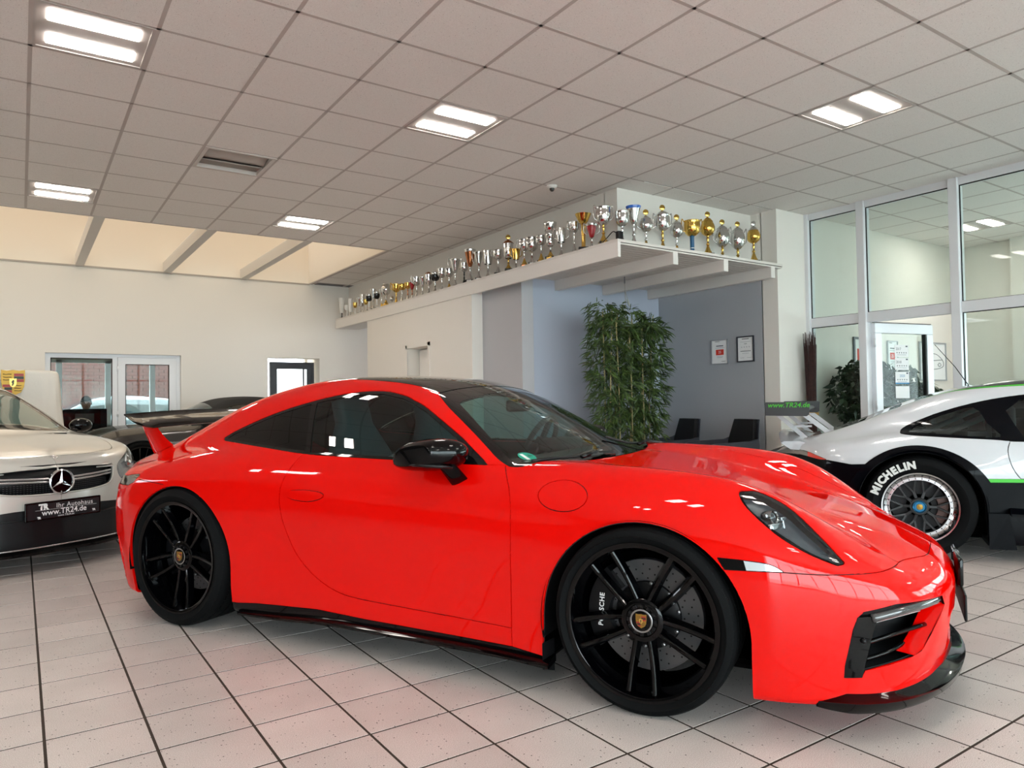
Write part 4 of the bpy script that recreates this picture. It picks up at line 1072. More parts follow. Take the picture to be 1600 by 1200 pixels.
    MB().box(1.034, 1.056, -.16, .16, .395, .505, b=.012).build('sensor_cover', M_gblack, pl, auto=40)
    # side skirt blade
    for sgn in (-1, 1):
        P = crom([(-2.06, .885, .118), (-1.8, .893, .126), (-1.5, .890, .138), (-1.1, .885, .134), (-.6, .888, .128), (-.37, .898, .118)], 6); rings = []
        for (x, y, z) in P: rings.append([(x, sgn*(y-.06), z), (x, sgn*(y+.018), z-.010), (x, sgn*(y+.022), z), (x, sgn*(y+.004), z+.014), (x, sgn*(y-.06), z+.03)])
        MB().loft(rings).build('skirt_blade', M_gblack, root, auto=40, recalc=True)
        MB().add([(-.40, sgn*.90, .10), (-.40, sgn*.90, .20), (-.375, sgn*.84, .21), (-.375, sgn*.84, .08)], [(0, 1, 2, 3)]).build('mud_guard', M_sblack, root)
    # fixed rear wing
    wg2 = empty('rear_wing', (0, 0, 0), 0, root)
    rings = []
    for k in range(25):
        y = -.735+1.47*k/24; e = abs(y)/.735; dz = .028*(1-e**2); tp = 1 if e < .93 else 1-.55*((e-.93)/.07)**1.5
        x0 = -2.975-.03*e**2; ch = .275*tp; th = .026*tp; zc_ = 1.050+dz
        sec = [(0, 0), (.08, .45), (.3, .75), (.6, .7), (.9, .75), (1, 1.15), (1.0, .85), (.8, .2), (.5, -.35), (.2, -.4), (.04, -.25)]
        rings.append([(x0-ch*a, y, zc_-.036*tp+.052*a*tp+th*b) for a, b in sec])
    MB().loft(rings).build('wing_blade', M_gblack, wg2, auto=40, recalc=True)
    for sgn in (-1, 1):
        rings = []
        for k in range(13):
            t = k/12; zz = .80+.262*t; e = (1-t)**3
            xa = -2.70*e+(-3.0-.13*t)*(1-e); xb = -3.16-.10*t; th = .013+.05*(1-t)**5
            y0 = sgn*(.53+.05*t); ch = xa-xb
            rings.append([(xa, y0, zz), (xa-ch*.3, y0+th, zz), (xa-ch*.8, y0+th*.7, zz), (xb, y0, zz), (xa-ch*.8, y0-th*.7, zz), (xa-ch*.3, y0-th, zz)])
        MB().loft(rings).build('wing_stand', M_red, wg2, auto=50, recalc=True)
    return root
red_car = build_red()
# ---------------------------------------------------------------- white and black race coupe at the right edge
def build_race():
    yaw = math.radians(-60); fw_ = Vector((math.cos(yaw), math.sin(yaw), 0)); lf_ = Vector((-fw_.y, fw_.x, 0))
    o = Vector((5.236, 2.601, 0))+lf_*.935
    root = empty('race_car', o, yaw)
    tag(root, 'white and black race coupe with green stripes and tall rear wing at the right edge', 'car')
    F0 = red_shape(.055, .03)
    F = lambda P: F0(P+np.array([-2.49, 0, 0]))
    M_w = mat('race_white_paint', 'c3c7cc', .28, coat=1); M_b = mat('race_black_paint', '030408', .4, coat=.14, spec=.04); M_g = mat('race_green', '35b81f', .4)
    M_dash = mat('perspex_smoke', '15181a', .1)
    B = CarBody(F, (-1.15, -1.05, .06), (3.6, .04, 1.34), .024)
    sd = lambda c, n: c.y < -.3
    ar = [(.398*math.cos(t), .352+.398*math.sin(t)) for t in np.linspace(math.pi*1.0, 0, 40)]
    B.cut('void', [(-.41, -.2), (-.405, .2)]+ar+[(.40, .2), (.42, -.2)], SIDE, lambda c, n: c.y < -.45)
    arf = [(2.38+.39*math.cos(t), .32+.39*math.sin(t)) for t in np.linspace(math.pi, 0, 30)]
    B.cut('void', [(1.98, -.2)]+arf+[(2.78, -.2)], SIDE, lambda c, n: c.y < -.45)
    fl = [(.475*math.cos(t), .335+.452*math.sin(t)) for t in np.linspace(math.pi*.98, 0, 40)]
    B.cut('flare', [(-.50, -.2)]+fl+[(.49, .2), (.50, -.2)], SIDE, sd, ['body'])
    B.cut('stripe', [(.3, .545), (.3, .568), (3.5, .568), (3.5, .545)], SIDE, sd, ['body'])
    B.cut('lower', [(.3, -.1), (.3, .545), (3.6, .545), (3.6, -.1)], SIDE, sd, ['body'])
    B.cut('tail_lower', [(-.2, -.1), (-.2, .66), (-.43, .645), (-.62, .672), (-.80, .698), (-1.3, .705), (-1.3, -.1)], SIDE, lambda c, n: c.x < -.15, ['body'])
    B.cut('tail_lamp', [(-1.3, .700), (-1.3, .742), (-.82, .735), (-.72, .715), (-.60, .672), (-.64, .668), (-.80, .693)], SIDE, lambda c, n: c.x < -.5, ['body', 'tail_lower'])
    B.cut('brake_light', [(-.74, .60), (-.74, .78), (-.60, .78), (-.60, .6)], SIDE, lambda c, n: c.x < -.5, ['tail_lamp'])
    dlo = crom([(-.10, .883), (-.075, .862), (.15, .847), (.45, .832), (.70, .82), (1.75, .83), (1.63, .92), (1.4, 1.07), (1.2, 1.15), (.95, 1.165), (.65, 1.135), (.42, 1.095), (.18, 1.025), (0.0, .95), (-.075, .91)], 4, True)
    gl = lambda c, n: c.y < -.3 and c.z > .78
    B.cut('window_frame', dlo, SIDE, gl)
    B.cut('quarter_window', crom([(-.045, .885), (-.02, .876), (.2, .863), (.50, .848), (.44, .95), (.37, 1.055), (.2, 1.008), (.04, .945)], 3, True), SIDE, gl, ['window_frame'])
    B.cut('side_window', [(.64, .84), (1.62, .845), (1.4, 1.03), (1.2, 1.11), (.95, 1.135), (.66, 1.11), (.56, 1.03)], SIDE, gl, ['window_frame'])
    door = crom([(.56, .835), (.535, .76), (.55, .66), (.60, .57), (.70, .47), (.80, .40)], 4)+[(1.9, .36), (1.9, .83)]
    B.cut('door', door, SIDE, lambda c, n: c.y < -.5 and c.z < .9, ['body'])
    B.cut('roof_stripe', crom([(-.02, -.46), (.2, -.485), (.5, -.535), (.9, -.548), (1.4, -.535)], 4)+crom([(1.4, -.52), (.9, -.532), (.5, -.519), (.2, -.468), (-.02, -.44)], 4), TOP, lambda c, n: c.z > .9, ['body'])
    B.cut('roof', crom([(1.4, -.52), (.9, -.532), (.5, -.519), (.2, -.468), (.06, -.44)], 4)+[(.05, .05), (1.42, .05)], TOP, lambda c, n: c.z > .95, ['body'])
    B.cut('rear_window', crom([(.05, -.44), (-.1, -.43), (-.25, -.40), (-.36, -.30), (-.38, 0)], 4)+[(-.38, .05), (.05, .05)], TOP, lambda c, n: c.z > .85, ['body'])
    B.cut('windscreen', [(1.42, .05), (1.41, -.53), (1.6, -.64), (1.88, -.74), (2.1, -.4), (2.15, .05)], TOP, lambda c, n: c.z > .8, ['body'])
    B.bake()
    for mir in (False, True):
        B.panel('body', 'body_side', M_w, root, mir); B.panel('flare', 'wheel_flare', M_b, root, mir, gap=0, off=.006, depth=.03)
        B.panel('stripe', 'green_stripe', M_g, root, mir, gap=0, flange=False); B.panel('lower', 'lower_side', M_b, root, mir, gap=.0)
        d = B.panel('door', 'door', M_w, root, mir, gap=.004)
        B.panel('window_frame', 'window_frame', M_b, root, mir, off=.001, gap=0); B.panel('quarter_window', 'quarter_window', glassmat('race_window', '6f7676', 1.1), root, mir, gap=0, flange=False, off=-.003)
        B.panel('side_window', 'side_window', MATS['race_window'], root, mir, gap=0, flange=False, off=-.003)
        B.panel('roof_stripe', 'roof_stripe', M_g, root, mir, gap=0, flange=False)
    for mir in (False, True): B.panel('brake_light', 'brake_light', mat('brake_red', 'd21a12', .15, coat=1), root, mir, gap=0)
    B.panel('tail_lower', 'tail_apron', M_b, root, both=True); B.panel('tail_lamp', 'tail_lamp', mat('race_tail_lamp', '7a7672', .12, coat=1), root, both=True)
    B.panel('roof', 'roof', mat('race_roof_black', '1b1d1f', .25, coat=1), root, both=True, gap=0); B.panel('rear_window', 'rear_window', M_privacy, root, both=True, off=-.002)
    B.panel('windscreen', 'windscreen', M_wind, root, both=True, gap=0, flange=False)
    B.inner(['body', 'door', 'lower', 'flare', 'tail_lower', 'roof', 'stripe', 'roof_stripe'], 'inner_shell', M_cabin, root)
    # tail-lamp red pane
    for sgn in (-1, 1):
        MB().add([(.40, sgn*.985, .10), (.40, sgn*.985, .34), (.52, sgn*.965, .34), (.56, sgn*.95, .10)], [(0, 1, 2, 3)]).build('splash_guard', M_b, root)
        P = crom([(.53, .945, .335), (.8, .93, .33), (1.4, .925, .33), (1.9, .935, .33)], 5)
        MB().loft([[(x, sgn*(y-.04), z), (x, sgn*(y+.03), z-.012), (x, sgn*(y+.03), z+.008), (x, sgn*(y-.03), z+.04)] for x, y, z in P]).build('sill_tray', M_b, root, auto=40, recalc=True)
    # cage and cabin
    cg = MB()
    for sgn in (-1, 1):
        cg.tube([(.62, sgn*.55, .35), (.62, sgn*.53, 1.06)], .022, 8).tube([(.62, sgn*.53, 1.06), (-.12, sgn*.46, .70)], .022, 8).tube([(.62, sgn*.5, .55), (.0, sgn*.2, 1.0)], .02, 8).tube([(.62, sgn*.53, 1.06), (1.4, sgn*.48, 1.07)], .022, 8)
    cg.tube([(.62, -.53, 1.06), (.62, .53, .6)], .022, 8).tube([(.62, .53, 1.06), (.62, -.53, .6)], .022, 8).tube([(.1, -.5, .88), (.5, .3, 1.02)], .02, 8)
    cg.build('roll_cage', mat('cage_white', 'dadcdc', .4), root)
    MB().box(.33, .46, -.66, -.64, .845, .88).build('window_box', mat('box_grey', 'c8cacc', .4), root)
    MB().box(-.9, 2.3, -.62, .62, .115, .2).build('floor_pan', M_liner, root)
    MB().box(.75, 1.2, .15, .60, .25, .95, b=.08).build('race_seat', M_cabin, root, auto=50)
    # wheels
    def race_wheel(cx, sgn, R, wd):
        w = empty('wheel', (cx, sgn*(.935-wd/2+.012), R), 0, root); h = wd/2
        M = Matrix(((1, 0, 0, 0), (0, 0, sgn, 0), (0, 1, 0, 0), (0, 0, 0, 1)))
        t = tyre(w, R, .243, wd, M)
        MB().lathe([(.236, h*.93), (.246, h*.97), (.243, h*1.01), (.234, h*1.0), (.226, h*.90), (.214, h*.70), (.206, h*.66), (.188, h*.66), (.187, h*.62), (.187, -h*.8)], 80, M).build('rim_lip', mat('polished_rim', 'c9cacc', .16, metal=1), w, auto=25)
        bb = MB()
        for i in range(30):
            a = 2*math.pi*i/30; bb.lathe([(.0001, .006), (.004, .006), (.0045, 0)], 8, M @ Matrix.Translation((.197*math.cos(a), .197*math.sin(a), h*.66)))
        b_ = bb.build('rim_bolt', M_sblack, w); b_['kind'] = 'stuff'
        M_mesh = mat('magnesium_black', '131416', .45)
        for i in range(10):
            a = 2*math.pi*i/10
            Rm = M @ Matrix.Rotation(a, 4, 'Z'); mb = MB()
            mb.loft([[(.055, -.013, h*.52), (.055, .013, h*.52), (.055, .009, h*.60), (.055, -.009, h*.60)], [(.11, -.011, h*.50), (.11, .011, h*.50), (.11, .008, h*.57), (.11, -.008, h*.57)]], M=Rm, smooth=False)
            for s2 in (-1, 1):
                mb.loft([[(.105, s2*.002-.009, h*.50), (.105, s2*.002+.009, h*.50), (.105, s2*.002+.007, h*.57), (.105, s2*.002-.007, h*.57)], [(.190, s2*.040-.009, h*.56), (.190, s2*.040+.009, h*.56), (.190, s2*.040+.006, h*.63), (.190, s2*.040-.006, h*.63)]], M=Rm, smooth=False)
            mb.build('spoke', M_mesh, w, recalc=True)
        MB().lathe([(.001, h*.52), (.062, h*.52), (.062, h*.62), (.055, h*.66), (.046, h*.66)], 40, M).build('hub', M_mesh, w, auto=30)
        nt_ = MB().lathe([(.042, h*.64), (.044, h*.74), (.038, h*.78), (.034, h*.72), (.001, h*.72)], 32, M).build('centre_nut', mat('nut_blue', '2a6d94', .3, metal=.8), w, auto=30)
        MB().lathe([(.018, h*.72), (.020, h*.77), (.001, h*.78)], 24, M).build('nut_cap', M_gold, nt_, auto=30)
        MB().lathe([(.08, h*.1), (.178, h*.1), (.178, 0), (.08, 0), (.08, h*.1)], 48, M).build('brake_disc', mat('race_disc_dark', '1d1d1f', .5, metal=.4), w, auto=30)
        rings = []
        for k in range(9):
            a = math.radians(-42+k*8.5); rings.append([(.12*math.cos(a), .12*math.sin(a), h*.05), (.183*math.cos(a), .183*math.sin(a), h*.05), (.183*math.cos(a), .183*math.sin(a), h*.30), (.12*math.cos(a), .12*math.sin(a), h*.32)])
        MB().loft(rings, M=M).build('brake_caliper', mat('caliper_brown', '5b3a31', .5), w, auto=40, recalc=True)
        mb = MB()
        def arc_text(word, a0, a1, r, size):
            ww = [dict(M=1.2, I=.48, E=.86, L=.78).get(c, 1.) for c in word]; cum = [sum(ww[:i])+ww[i]/2 for i in range(len(ww))]
            for i, ch in enumerate(word):
                a = math.radians(a0+(a1-a0)*(cum[i]-cum[0])/(cum[-1]-cum[0]))
                me = text_mesh(ch, size=size, bold=.0042, extrude=.0006)
                # tyre wall at r: place just outside the bulge
                zz = h+.0105-abs(r-(R+.243)/2)*.12
                Mm = M @ Matrix.Translation((r*math.cos(a), r*math.sin(a), zz)) @ Matrix.Rotation(a-math.pi/2, 4, 'Z')
                mb.add([tuple(v.co) for v in me.vertices], [tuple(p.vertices) for p in me.polygons], False, Mm); bpy.data.meshes.remove(me)
        if sgn < 0: arc_text('MICHELIN', 158, 99, .297, .070); mb.build('tyre_lettering', mat('tyre_print', 'cfd0cd', .6), t)
        return w
    for sgn in (-1, 1): race_wheel(0, sgn, .355, .30); race_wheel(2.38, sgn, .325, .26)
    for sgn in (-1, 1):
        for cx, cz, r in ((0, .352, .41), (2.38, .32, .40)):
            n = 24; V = []
            for k in range(n+1):
                a = -.2+(math.pi+.4)*k/n; V += [(cx+r*math.cos(a), sgn*.955, cz+r*math.sin(a)), (cx+r*math.cos(a), sgn*.55, cz+r*math.sin(a))]
            V += [(cx, sgn*.55, cz)]
            MB().add(V, [(2*k, 2*k+2, 2*k+3, 2*k+1) for k in range(n)]+[(2*k+1, 2*k+3, len(V)-1) for k in range(n)], True).build('wheelhouse', M_liner, root)
    # rear wing
    wg = empty('rear_wing', (0, 0, 0), 0, root); M_ep = mat('endplate_grey', '34373a', .4)
    rings = []
    for k in range(13):
        y = -.775+1.55*k/12; sec = [(0, 0), (.1, .5), (.35, .7), (.7, .55), (1, .9), (.98, .5), (.7, -.1), (.35, -.5), (.08, -.4)]
        rings.append([(-.745-.27*a, y, 1.045+.04*b) for a, b in sec])
    MB().loft(rings).build('wing_blade', mat('wing_grey', '3c3f42', .35), wg, auto=40, recalc=True)
    for sgn in (-1, 1):
        pl = [(-1.035, 1.003), (-.735, .997), (-.717, 1.01), (-.712, 1.10), (-.725, 1.108), (-1.03, 1.108), (-1.04, 1.1)]
        Mx = frame3((0, sgn*.78, 0), (1, 0, 0), (0, 0, 1), (0, -1, 0))
        ep = MB().prism(pl, -.005, .005, Mx).build('end_plate', M_ep, wg, recalc=True)
        if sgn < 0:
            text_obj('www.TR24.de', mat('lettering_green', '3fae2a', .5), ep, frame3((-.865, -.788, 1.083), (1, 0, 0), (0, 0, 1), (0, -1, 0)), size=.052, bold=.0008, shear=.25, extrude=.0004, spacing=1.02)
        # A-shaped stay
        M_st = mat('stay_silver', 'c6cacd', .35, metal=.4)
        MB().prism([(-1.0, 1.0), (-.95, 1.0), (-.73, .80), (-.78, .80)], -.008, .008, frame3((0, sgn*.42, 0), (1, 0, 0), (0, 0, 1), (0, -1, 0))).prism([(-.80, 1.0), (-.74, 1.0), (-.52, .82), (-.58, .82)], -.008, .008, frame3((0, sgn*.42, 0), (1, 0, 0), (0, 0, 1), (0, -1, 0))).prism([(-.86, .90), (-.72, .90), (-.72, .915), (-.86, .915)], -.008, .008, frame3((0, sgn*.42, 0), (1, 0, 0), (0, 0, 1), (0, -1, 0))).build('wing_stay', M_st, wg, recalc=True)
    # duck tail below the wing
    rings = []
    for k in range(13):
        y = -.62+1.24*k/12; e = (abs(y)/.62)**2
        rings.append([(-.62, y, .80-.05*e), (-.80, y, .855-.06*e), (-.98+.06*e, y, .865-.07*e), (-1.0+.06*e, y, .85-.07*e), (-.93+.06*e, y, .78-.05*e), (-.70, y, .72)])
    MB().loft(rings).build('duck_tail', M_w, root, auto=50, recalc=True)
    MB().box(-.42, -.28, -.35, -.05, .885, .905, b=.006).build('lid_vent', M_sblack, root)
    # aerial
    an = MB().lathe([(.016, 0), (.012, .02), (.004, .035)], 12, Matrix.Translation((.44, .05, 1.175))).tube([(.44, .05, 1.2), (.34, .05, 1.37), (.20, .05, 1.56)], [.004, .003, .002], 6).build('aerial', M_sblack, root)
    return root
race_car = build_race()
# ---------------------------------------------------------------- silver hatchback facing the camera at the left
def saloon_shape():
    X = [-4.3, -3.0, -2.2, -1.6, -1.1, -.8, -.5, -.25, -.1, .0, .1]
    h = T2(X, {
      0.0: [.95, .97, .97, .97, .975, .935, .885, .84, .80, .755, .68],
      .40: [.95, .97, .97, .97, .968, .928, .878, .83, .785, .74, .66],
      .58: [.95, .97, .97, .965, .955, .92, .87, .81, .755, .70, .62],
      .70: [.94, .96, .96, .955, .945, .91, .865, .80, .735, .675, .58],
      .80: [.93, .95, .95, .945, .93, .90, .855, .79, .715, .65, .55],
      .95: [.88, .92, .92, .90, .88, .85, .80, .73, .66, .60, .5]}, .06, .05)
    w = T2([-4.3, -3.6, -3.0, -2.2, -1.5, -1.1, -.85, -.5, -.25, 0, .1], {
      .05: [.78, .82, .83, .82, .82, .84, .86, .85, .80, .74, .70],
      .25: [.82, .87, .88, .86, .86, .88, .90, .90, .88, .84, .8],
      .5: [.84, .885, .89, .88, .88, .895, .91, .905, .885, .84, .8],
      .75: [.82, .87, .88, .87, .87, .88, .895, .89, .865, .82, .76],
      .95: [.76, .81, .82, .82, .82, .82, .82, .81, .78, .74, .7]}, .06, .06)
    fp = T1([0, .12, .2, .35, .5, .6, .7, .78, .9], [.0, .03, .04, .03, .02, .01, -.02, -.06, -.16], .03)
    fy = T1([0, .2, .4, .55, .68, .78, .86, .95], [0, .015, .055, .115, .19, .28, .41, .66], .03)
    zc = T1([.4, -.6, -.9, -1.05, -1.3, -1.6, -1.85, -2.2, -2.7, -3.3, -3.8, -4.3], [.3, .80, .94, 1.01, 1.14, 1.285, 1.37, 1.425, 1.42, 1.36, 1.22, .95], .06)
    wg = T2([-4.3, -3.6, -2.5, -1.6, -.8], {.85: [.62, .76, .80, .80, .80], 1.0: [.56, .70, .75, .76, .75], 1.2: [.46, .62, .67, .67, .66], 1.4: [.36, .52, .57, .57, .55]}, .08, .05)
    fyn = fy.nrm()
    def F(P):
        x, y, z = P[:, 0], np.abs(P[:, 1]), P[:, 2]
        lo = smax(y-w(x, z), (z-h(x, y))*.93, .09); lo = smax(lo, (x-(fp(z)-fy(y)))*fyn(y), .05); lo = smax(lo, .14-z, .03); lo = smax(lo, -4.25+y*y*.2-x, .08)
        g = smax((z-(zc(x+.22*y*y)-.07*y*y))*.9, (y-wg(x, z))*.94, .07); g = smax(g, .6-z, .02)
        return smin(lo, g, .03)
    return F
def build_merc():
    root = empty('hatchback', (.237, 6.13, 0), math.radians(-62.5))
    tag(root, 'silver hatchback with round star grille and dealer number plate at the left edge', 'car')
    M_s = mat('silver_paint', 'c9c7c0', .28, metal=.35, coat=1)
    B = CarBody(saloon_shape(), (-4.4, -1.0, .08), (.14, .04, 1.5), .024)
    FR = (Vector((0, 1, 0)), Vector((0, 0, 1)))
    fr = lambda c, n: c.x > -.35 and n.x > .2
    ar = [(-.86+.36*math.cos(t), .33+.36*math.sin(t)) for t in np.linspace(math.pi, 0, 30)]
    B.cut('void', [(-1.22, -.2)]+ar+[(-.50, -.2)], SIDE, lambda c, n: c.y < -.45)
    ar = [(-3.5+.36*math.cos(t), .33+.36*math.sin(t)) for t in np.linspace(math.pi, 0, 30)]
    B.cut('void', [(-3.86, -.2)]+ar+[(-3.14, -.2)], SIDE, lambda c, n: c.y < -.45)
    gr = crom([(-.45, .705), (-.25, .712), (0, .718), (.05, .718)], 3)+[(.05, .535), (0, .535)]+crom([(0, .535), (-.20, .538), (-.36, .556), (-.42, .59), (-.45, .65), (-.458, .69)], 3)
    B.cut('void', gr, FR, fr)
    B.cut('lower_intake', [(-.80, .15), (-.78, .36), (-.60, .40), (-.45, .425), (-.3, .435), (.05, .44), (.05, .15)], FR, lambda c, n: c.x > -.5 and n.x > .1)
    B.cut('headlamp', crom([(-.08, -.53, .70), (-.2, -.62, .755), (-.42, -.79, .82), (-.62, -.87, .835), (-.58, -.885, .77), (-.33, -.84, .67), (-.15, -.68, .605), (-.07, -.55, .60)], 4, True), axes_for((.75, -.6, .35)), lambda c, n: c.y < -.4)
    up = lambda c, n: c.z > .85 and n.z > .15
    B.cut('windscreen', crom([(-1.0, 0), (-.985, -.3), (-1.01, -.55), (-1.07, -.70), (-1.12, -.70)], 4)+crom([(-1.12, -.70), (-1.4, -.63), (-1.75, -.545), (-1.79, -.50), (-1.80, 0)], 4)+[(-1.80, .05), (-1.0, .05)], TOP, up)
    B.cut('wind_edge', [(-1.02, .05), (-1.02, -.64), (-1.12, -.72), (-1.78, -.56), (-1.84, -.5), (-1.84, .05)], TOP, up, ['body'])
    B.cut('side_window', crom([(-1.3, .975), (-1.9, 1.0), (-3.0, 1.02), (-3.5, 1.08), (-3.3, 1.25), (-2.7, 1.335), (-2.1, 1.335), (-1.8, 1.28)], 4, True), SIDE, lambda c, n: c.y < -.3 and c.z > .9, ['body'])
    B.cut('bonnet', crom([(-.105, .0), (-.13, -.25), (-.19, -.42), (-.27, -.56), (-.5, -.66), (-.95, -.72), (-1.0, -.68), (-1.0, 0)], 4)+[(-1.0, .05), (-.105, .05)], TOP, lambda c, n: n.z > .2 and c.x > -1.2, ['body'])
    B.bake()
    for mir in (False, True):
        B.panel('body', 'body_side', M_s, root, mir)
        hl = B.panel('headlamp', 'headlamp', M_lens, root, mir, gap=.001, off=-.001); B.panel('headlamp', 'lamp_housing', mat('lamp_silver_inside', 'a9acb0', .2, metal=.7), hl, mir, gap=-.003, off=-.04, depth=-.04)
        s_ = 1 if mir else -1
        MB().lathe([(.001, .02), (.028, .012), (.034, -.02)], 20, frame3((-.235, s_*.69, .685), (0, 1, 0), (0, 0, 1), (1, 0, 0))).build('projector', M_chrome, hl, auto=40)
        MB().tube([(-.15, s_*.60, .715), (-.28, s_*.69, .75), (-.45, s_*.80, .785)], .007, 6).build('light_strip', M_lettering_white, hl)
        B.panel('side_window', 'side_window', M_sidegl, root, mir, gap=0, flange=False, off=-.003)
        mr = MB().sphere((-1.36, s_*.965, .985), .10, 16, 10, (.75, 1.0, .66)).build('door_mirror', M_gblack, root)
        MB().tube([(-1.28, s_*.83, .93), (-1.32, s_*.92, .95)], .025, 8).build('mirror_foot', M_gblack, mr)
        w = sport_wheel(root, (-.86, s_*.775, .325), .325, .25, .235, s_, .3, .17, detail=False)
        w = sport_wheel(root, (-3.5, s_*.775, .325), .325, .25, .235, s_, .3, .17, detail=False)
    B.panel('bonnet', 'bonnet', M_s, root, both=True, gap=.003); B.panel('lower_intake', 'lower_apron', M_sblack, root, both=True, gap=.0)
    B.panel('windscreen', 'windscreen', glassmat('clear_windscreen', 'd5ddd8', 1.1), root, both=True, gap=0, flange=False, off=-.003); B.panel('wind_edge', 'windscreen_edge', M_frit, root, both=True, gap=0, off=-.001)
    B.inner(['body', 'bonnet', 'lower_intake', 'wind_edge'], 'inner_shell', mat('cabin_grey', '4a4a48', .7), root)
    # grille
    zf = lambda y: float(B.hit((.4, y, .62), (-1, 0, 0))[0].x)
    gy = [-.45+.90*k/20 for k in range(21)]
    fx_ = [float(B.hit((.5, y, .62), (-1, 0, 0))[0].x) if False else .01-.42*y*y-.10*abs(y)**4*6 for y in gy]
    g = MB().loft([[(x-.05, y, .50), (x-.05, y, .74), (x-.06, y, .74), (x-.06, y, .50)] for x, y in zip(fx_, gy)]).build('grille_back', M_sblack, root, recalc=True)
    ms = MB()
    for i in range(44):
        for j in range(5):
            y = -.43+i*.0195; z = .55+j*.014
            ms.box(-.028-abs(y)**2*.42-abs(y)**4*.6, -.024-abs(y)**2*.42-abs(y)**4*.6, y-.006, y+.006, z-.002, z+.002)
    m_ = ms.build('grille_mesh', mat('mesh_grey', '3d3e40', .4), g); m_['kind'] = 'stuff'
    for zz, r in ((.640, .008), (.618, .008)):
        pts = []
        for k in range(15):
            y = -.44+.88*k/14; pts.append((.012-.42*y*y-.6*y**4, y, zz+.022*abs(y)/.44*(1 if True else 0)))
        MB().loft([[(x-.02, y, z-.004), (x, y, z-.007), (x+.004, y, z), (x, y, z+.007), (x-.02, y, z+.004)] for x, y, z in pts]).build('grille_bar', mat('satin_silver', 'b9babc', .25, metal=.9), root, auto=40, recalc=True)
    Ms = frame3((.016, 0, .617), (0, 1, 0), (0, 0, 1), (1, 0, 0))
    st = MB().lathe([(.0001, .004), (.076, .004)], 40, Ms).build('star_badge', M_gblack, root)
    MB().lathe([(.074, .0), (.074, .012), (.080, .018), (.088, .014), (.090, 0)], 48, Ms).build('badge_ring', M_chrome, st, auto=50)
    for i in range(3):
        a = math.pi/2+i*2*math.pi/3; Rm = Ms @ Matrix.Rotation(a, 4, 'Z')
        MB().add([(0, -.014, .006), (0, .014, .006), (.078, 0, .010), (0, 0, .020)], [(0, 2, 3), (3, 2, 1), (0, 3, 1)], False, Rm).build('star_arm', M_chrome, st)
    # surround of the grille
    P = [(p[0], p[1]) for p in gr if p[0] < .01]; P = P+[(-a, b) for a, b in P[::-1]]
    pts = []
    for (y, z) in P: q, n = B.hit((.5, y, z), (-1, 0, 0)); pts.append(tuple(q+n*.002))
    MB().tube(pts, .006, 6, closed=True).build('grille_surround', M_s, root)
    # bonnet badge, vents
    q, n = B.hit((-.10, .02, 1.2), (0, 0, -1)); MB().lathe([(.0001, .003), (.02, .003), (.022, 0)], 20, frame3(q, (0, 1, 0), n.cross(Vector((0, 1, 0))), n)).build('bonnet_badge', M_chrome, root)
    for yy in (.38, .50): MB().box(-.90, -.86, yy-.05, yy+.05, .925, .937, b=.004).build('washer_vent', M_sblack, root)
    # number plate
    pl = MB().box(.045, .060, -.265, .265, .362, .492, b=.006).build('number_plate', M_gblack, root)
    MB().box(.0601, .0612, -.252, .252, .374, .480).build('plate_face', mat('plate_black', '17181b', .35), pl)
    fx = .0618; Mp = lambda y, z: frame3((fx, y, z), (0, 1, 0), (0, 0, 1), (1, 0, 0))
    text_obj('TR', M_lettering_white, pl, Mp(-.145, .455), size=.054, bold=.0035, spacing=.86)
    text_obj('&', M_gblack, pl, Mp(-.147, .447) @ Matrix.Translation((0, 0, .0006)), size=.022)
    text_obj('Ihr Autohaus', M_lettering_white, pl, Mp(.072, .455), size=.046, spacing=1.08)
    text_obj('www.TR24.de', M_lettering_white, pl, Mp(.0, .413), size=.054, bold=.0006)
    text_obj('www.TR24.de', M_lettering_white, pl, Mp(.01, .384), size=.020)
    for (y, z) in ((-.175, .382), (.21, .392)): text_obj('TR', M_lettering_white, pl, Mp(y, z), size=.020, bold=.0012, spacing=.86)
    MB().box(fx-.0004, fx, -.20, .23, .4335, .4348).build('plate_rule', M_lettering_white, pl)
    # lower splitter with silver edge
    P = crom([(-.40, -.84, .15), (-.22, -.76, .15), (-.05, -.55, .15), (.04, -.25, .15), (.055, 0, .15)], 5); P = P+[(x, -y, z) for x, y, z in P[::-1][1:]]
    MB().loft([[(x-.05, y, z-.02), (x+.03, y*1.01, z-.015), (x+.035, y*1.01, z+.005), (x-.03, y, z+.03)] for x, y, z in P]).build('splitter', M_gblack, root, auto=40, recalc=True)
    MB().tube([(x+.033, y*1.01, z+.035) for x, y, z in P], .006, 6).build('splitter_edge', mat('satin_silver', 'b9babc'), root)
    MB().tube([(-.02, -.55, .385), (.03, -.25, .37), (.042, 0, .365), (.03, .25, .37), (-.02, .55, .385)], .004, 6).build('apron_fin', M_sblack, root)
    # cabin
    MB().box(-1.35, -1.05, -.68, .68, .6, .93, b=.05).build('dashboard', M_cabin, root, auto=40)
    for yy in (-.36, .36): seat(root, -2.1, yy, .45)
    MB().box(-1.62, -1.60, -.12, .12, 1.24, 1.30, b=.01).build('inside_mirror', M_sblack, root)
    MB().box(-3.9, -.2, -.62, .62, .14, .2).build('floor_pan', M_liner, root)
    for s_ in (-1, 1):
        for cx in (-.86, -3.5):
            MB().lathe([(.36, 0), (.36, .35), (.01, .35)], 28, frame3((cx, s_*.88, .33), (1, 0, 0), (0, 0, 1), (0, -s_, 0))).build('wheelhouse', M_liner, root)
    return root
hatch = build_merc()
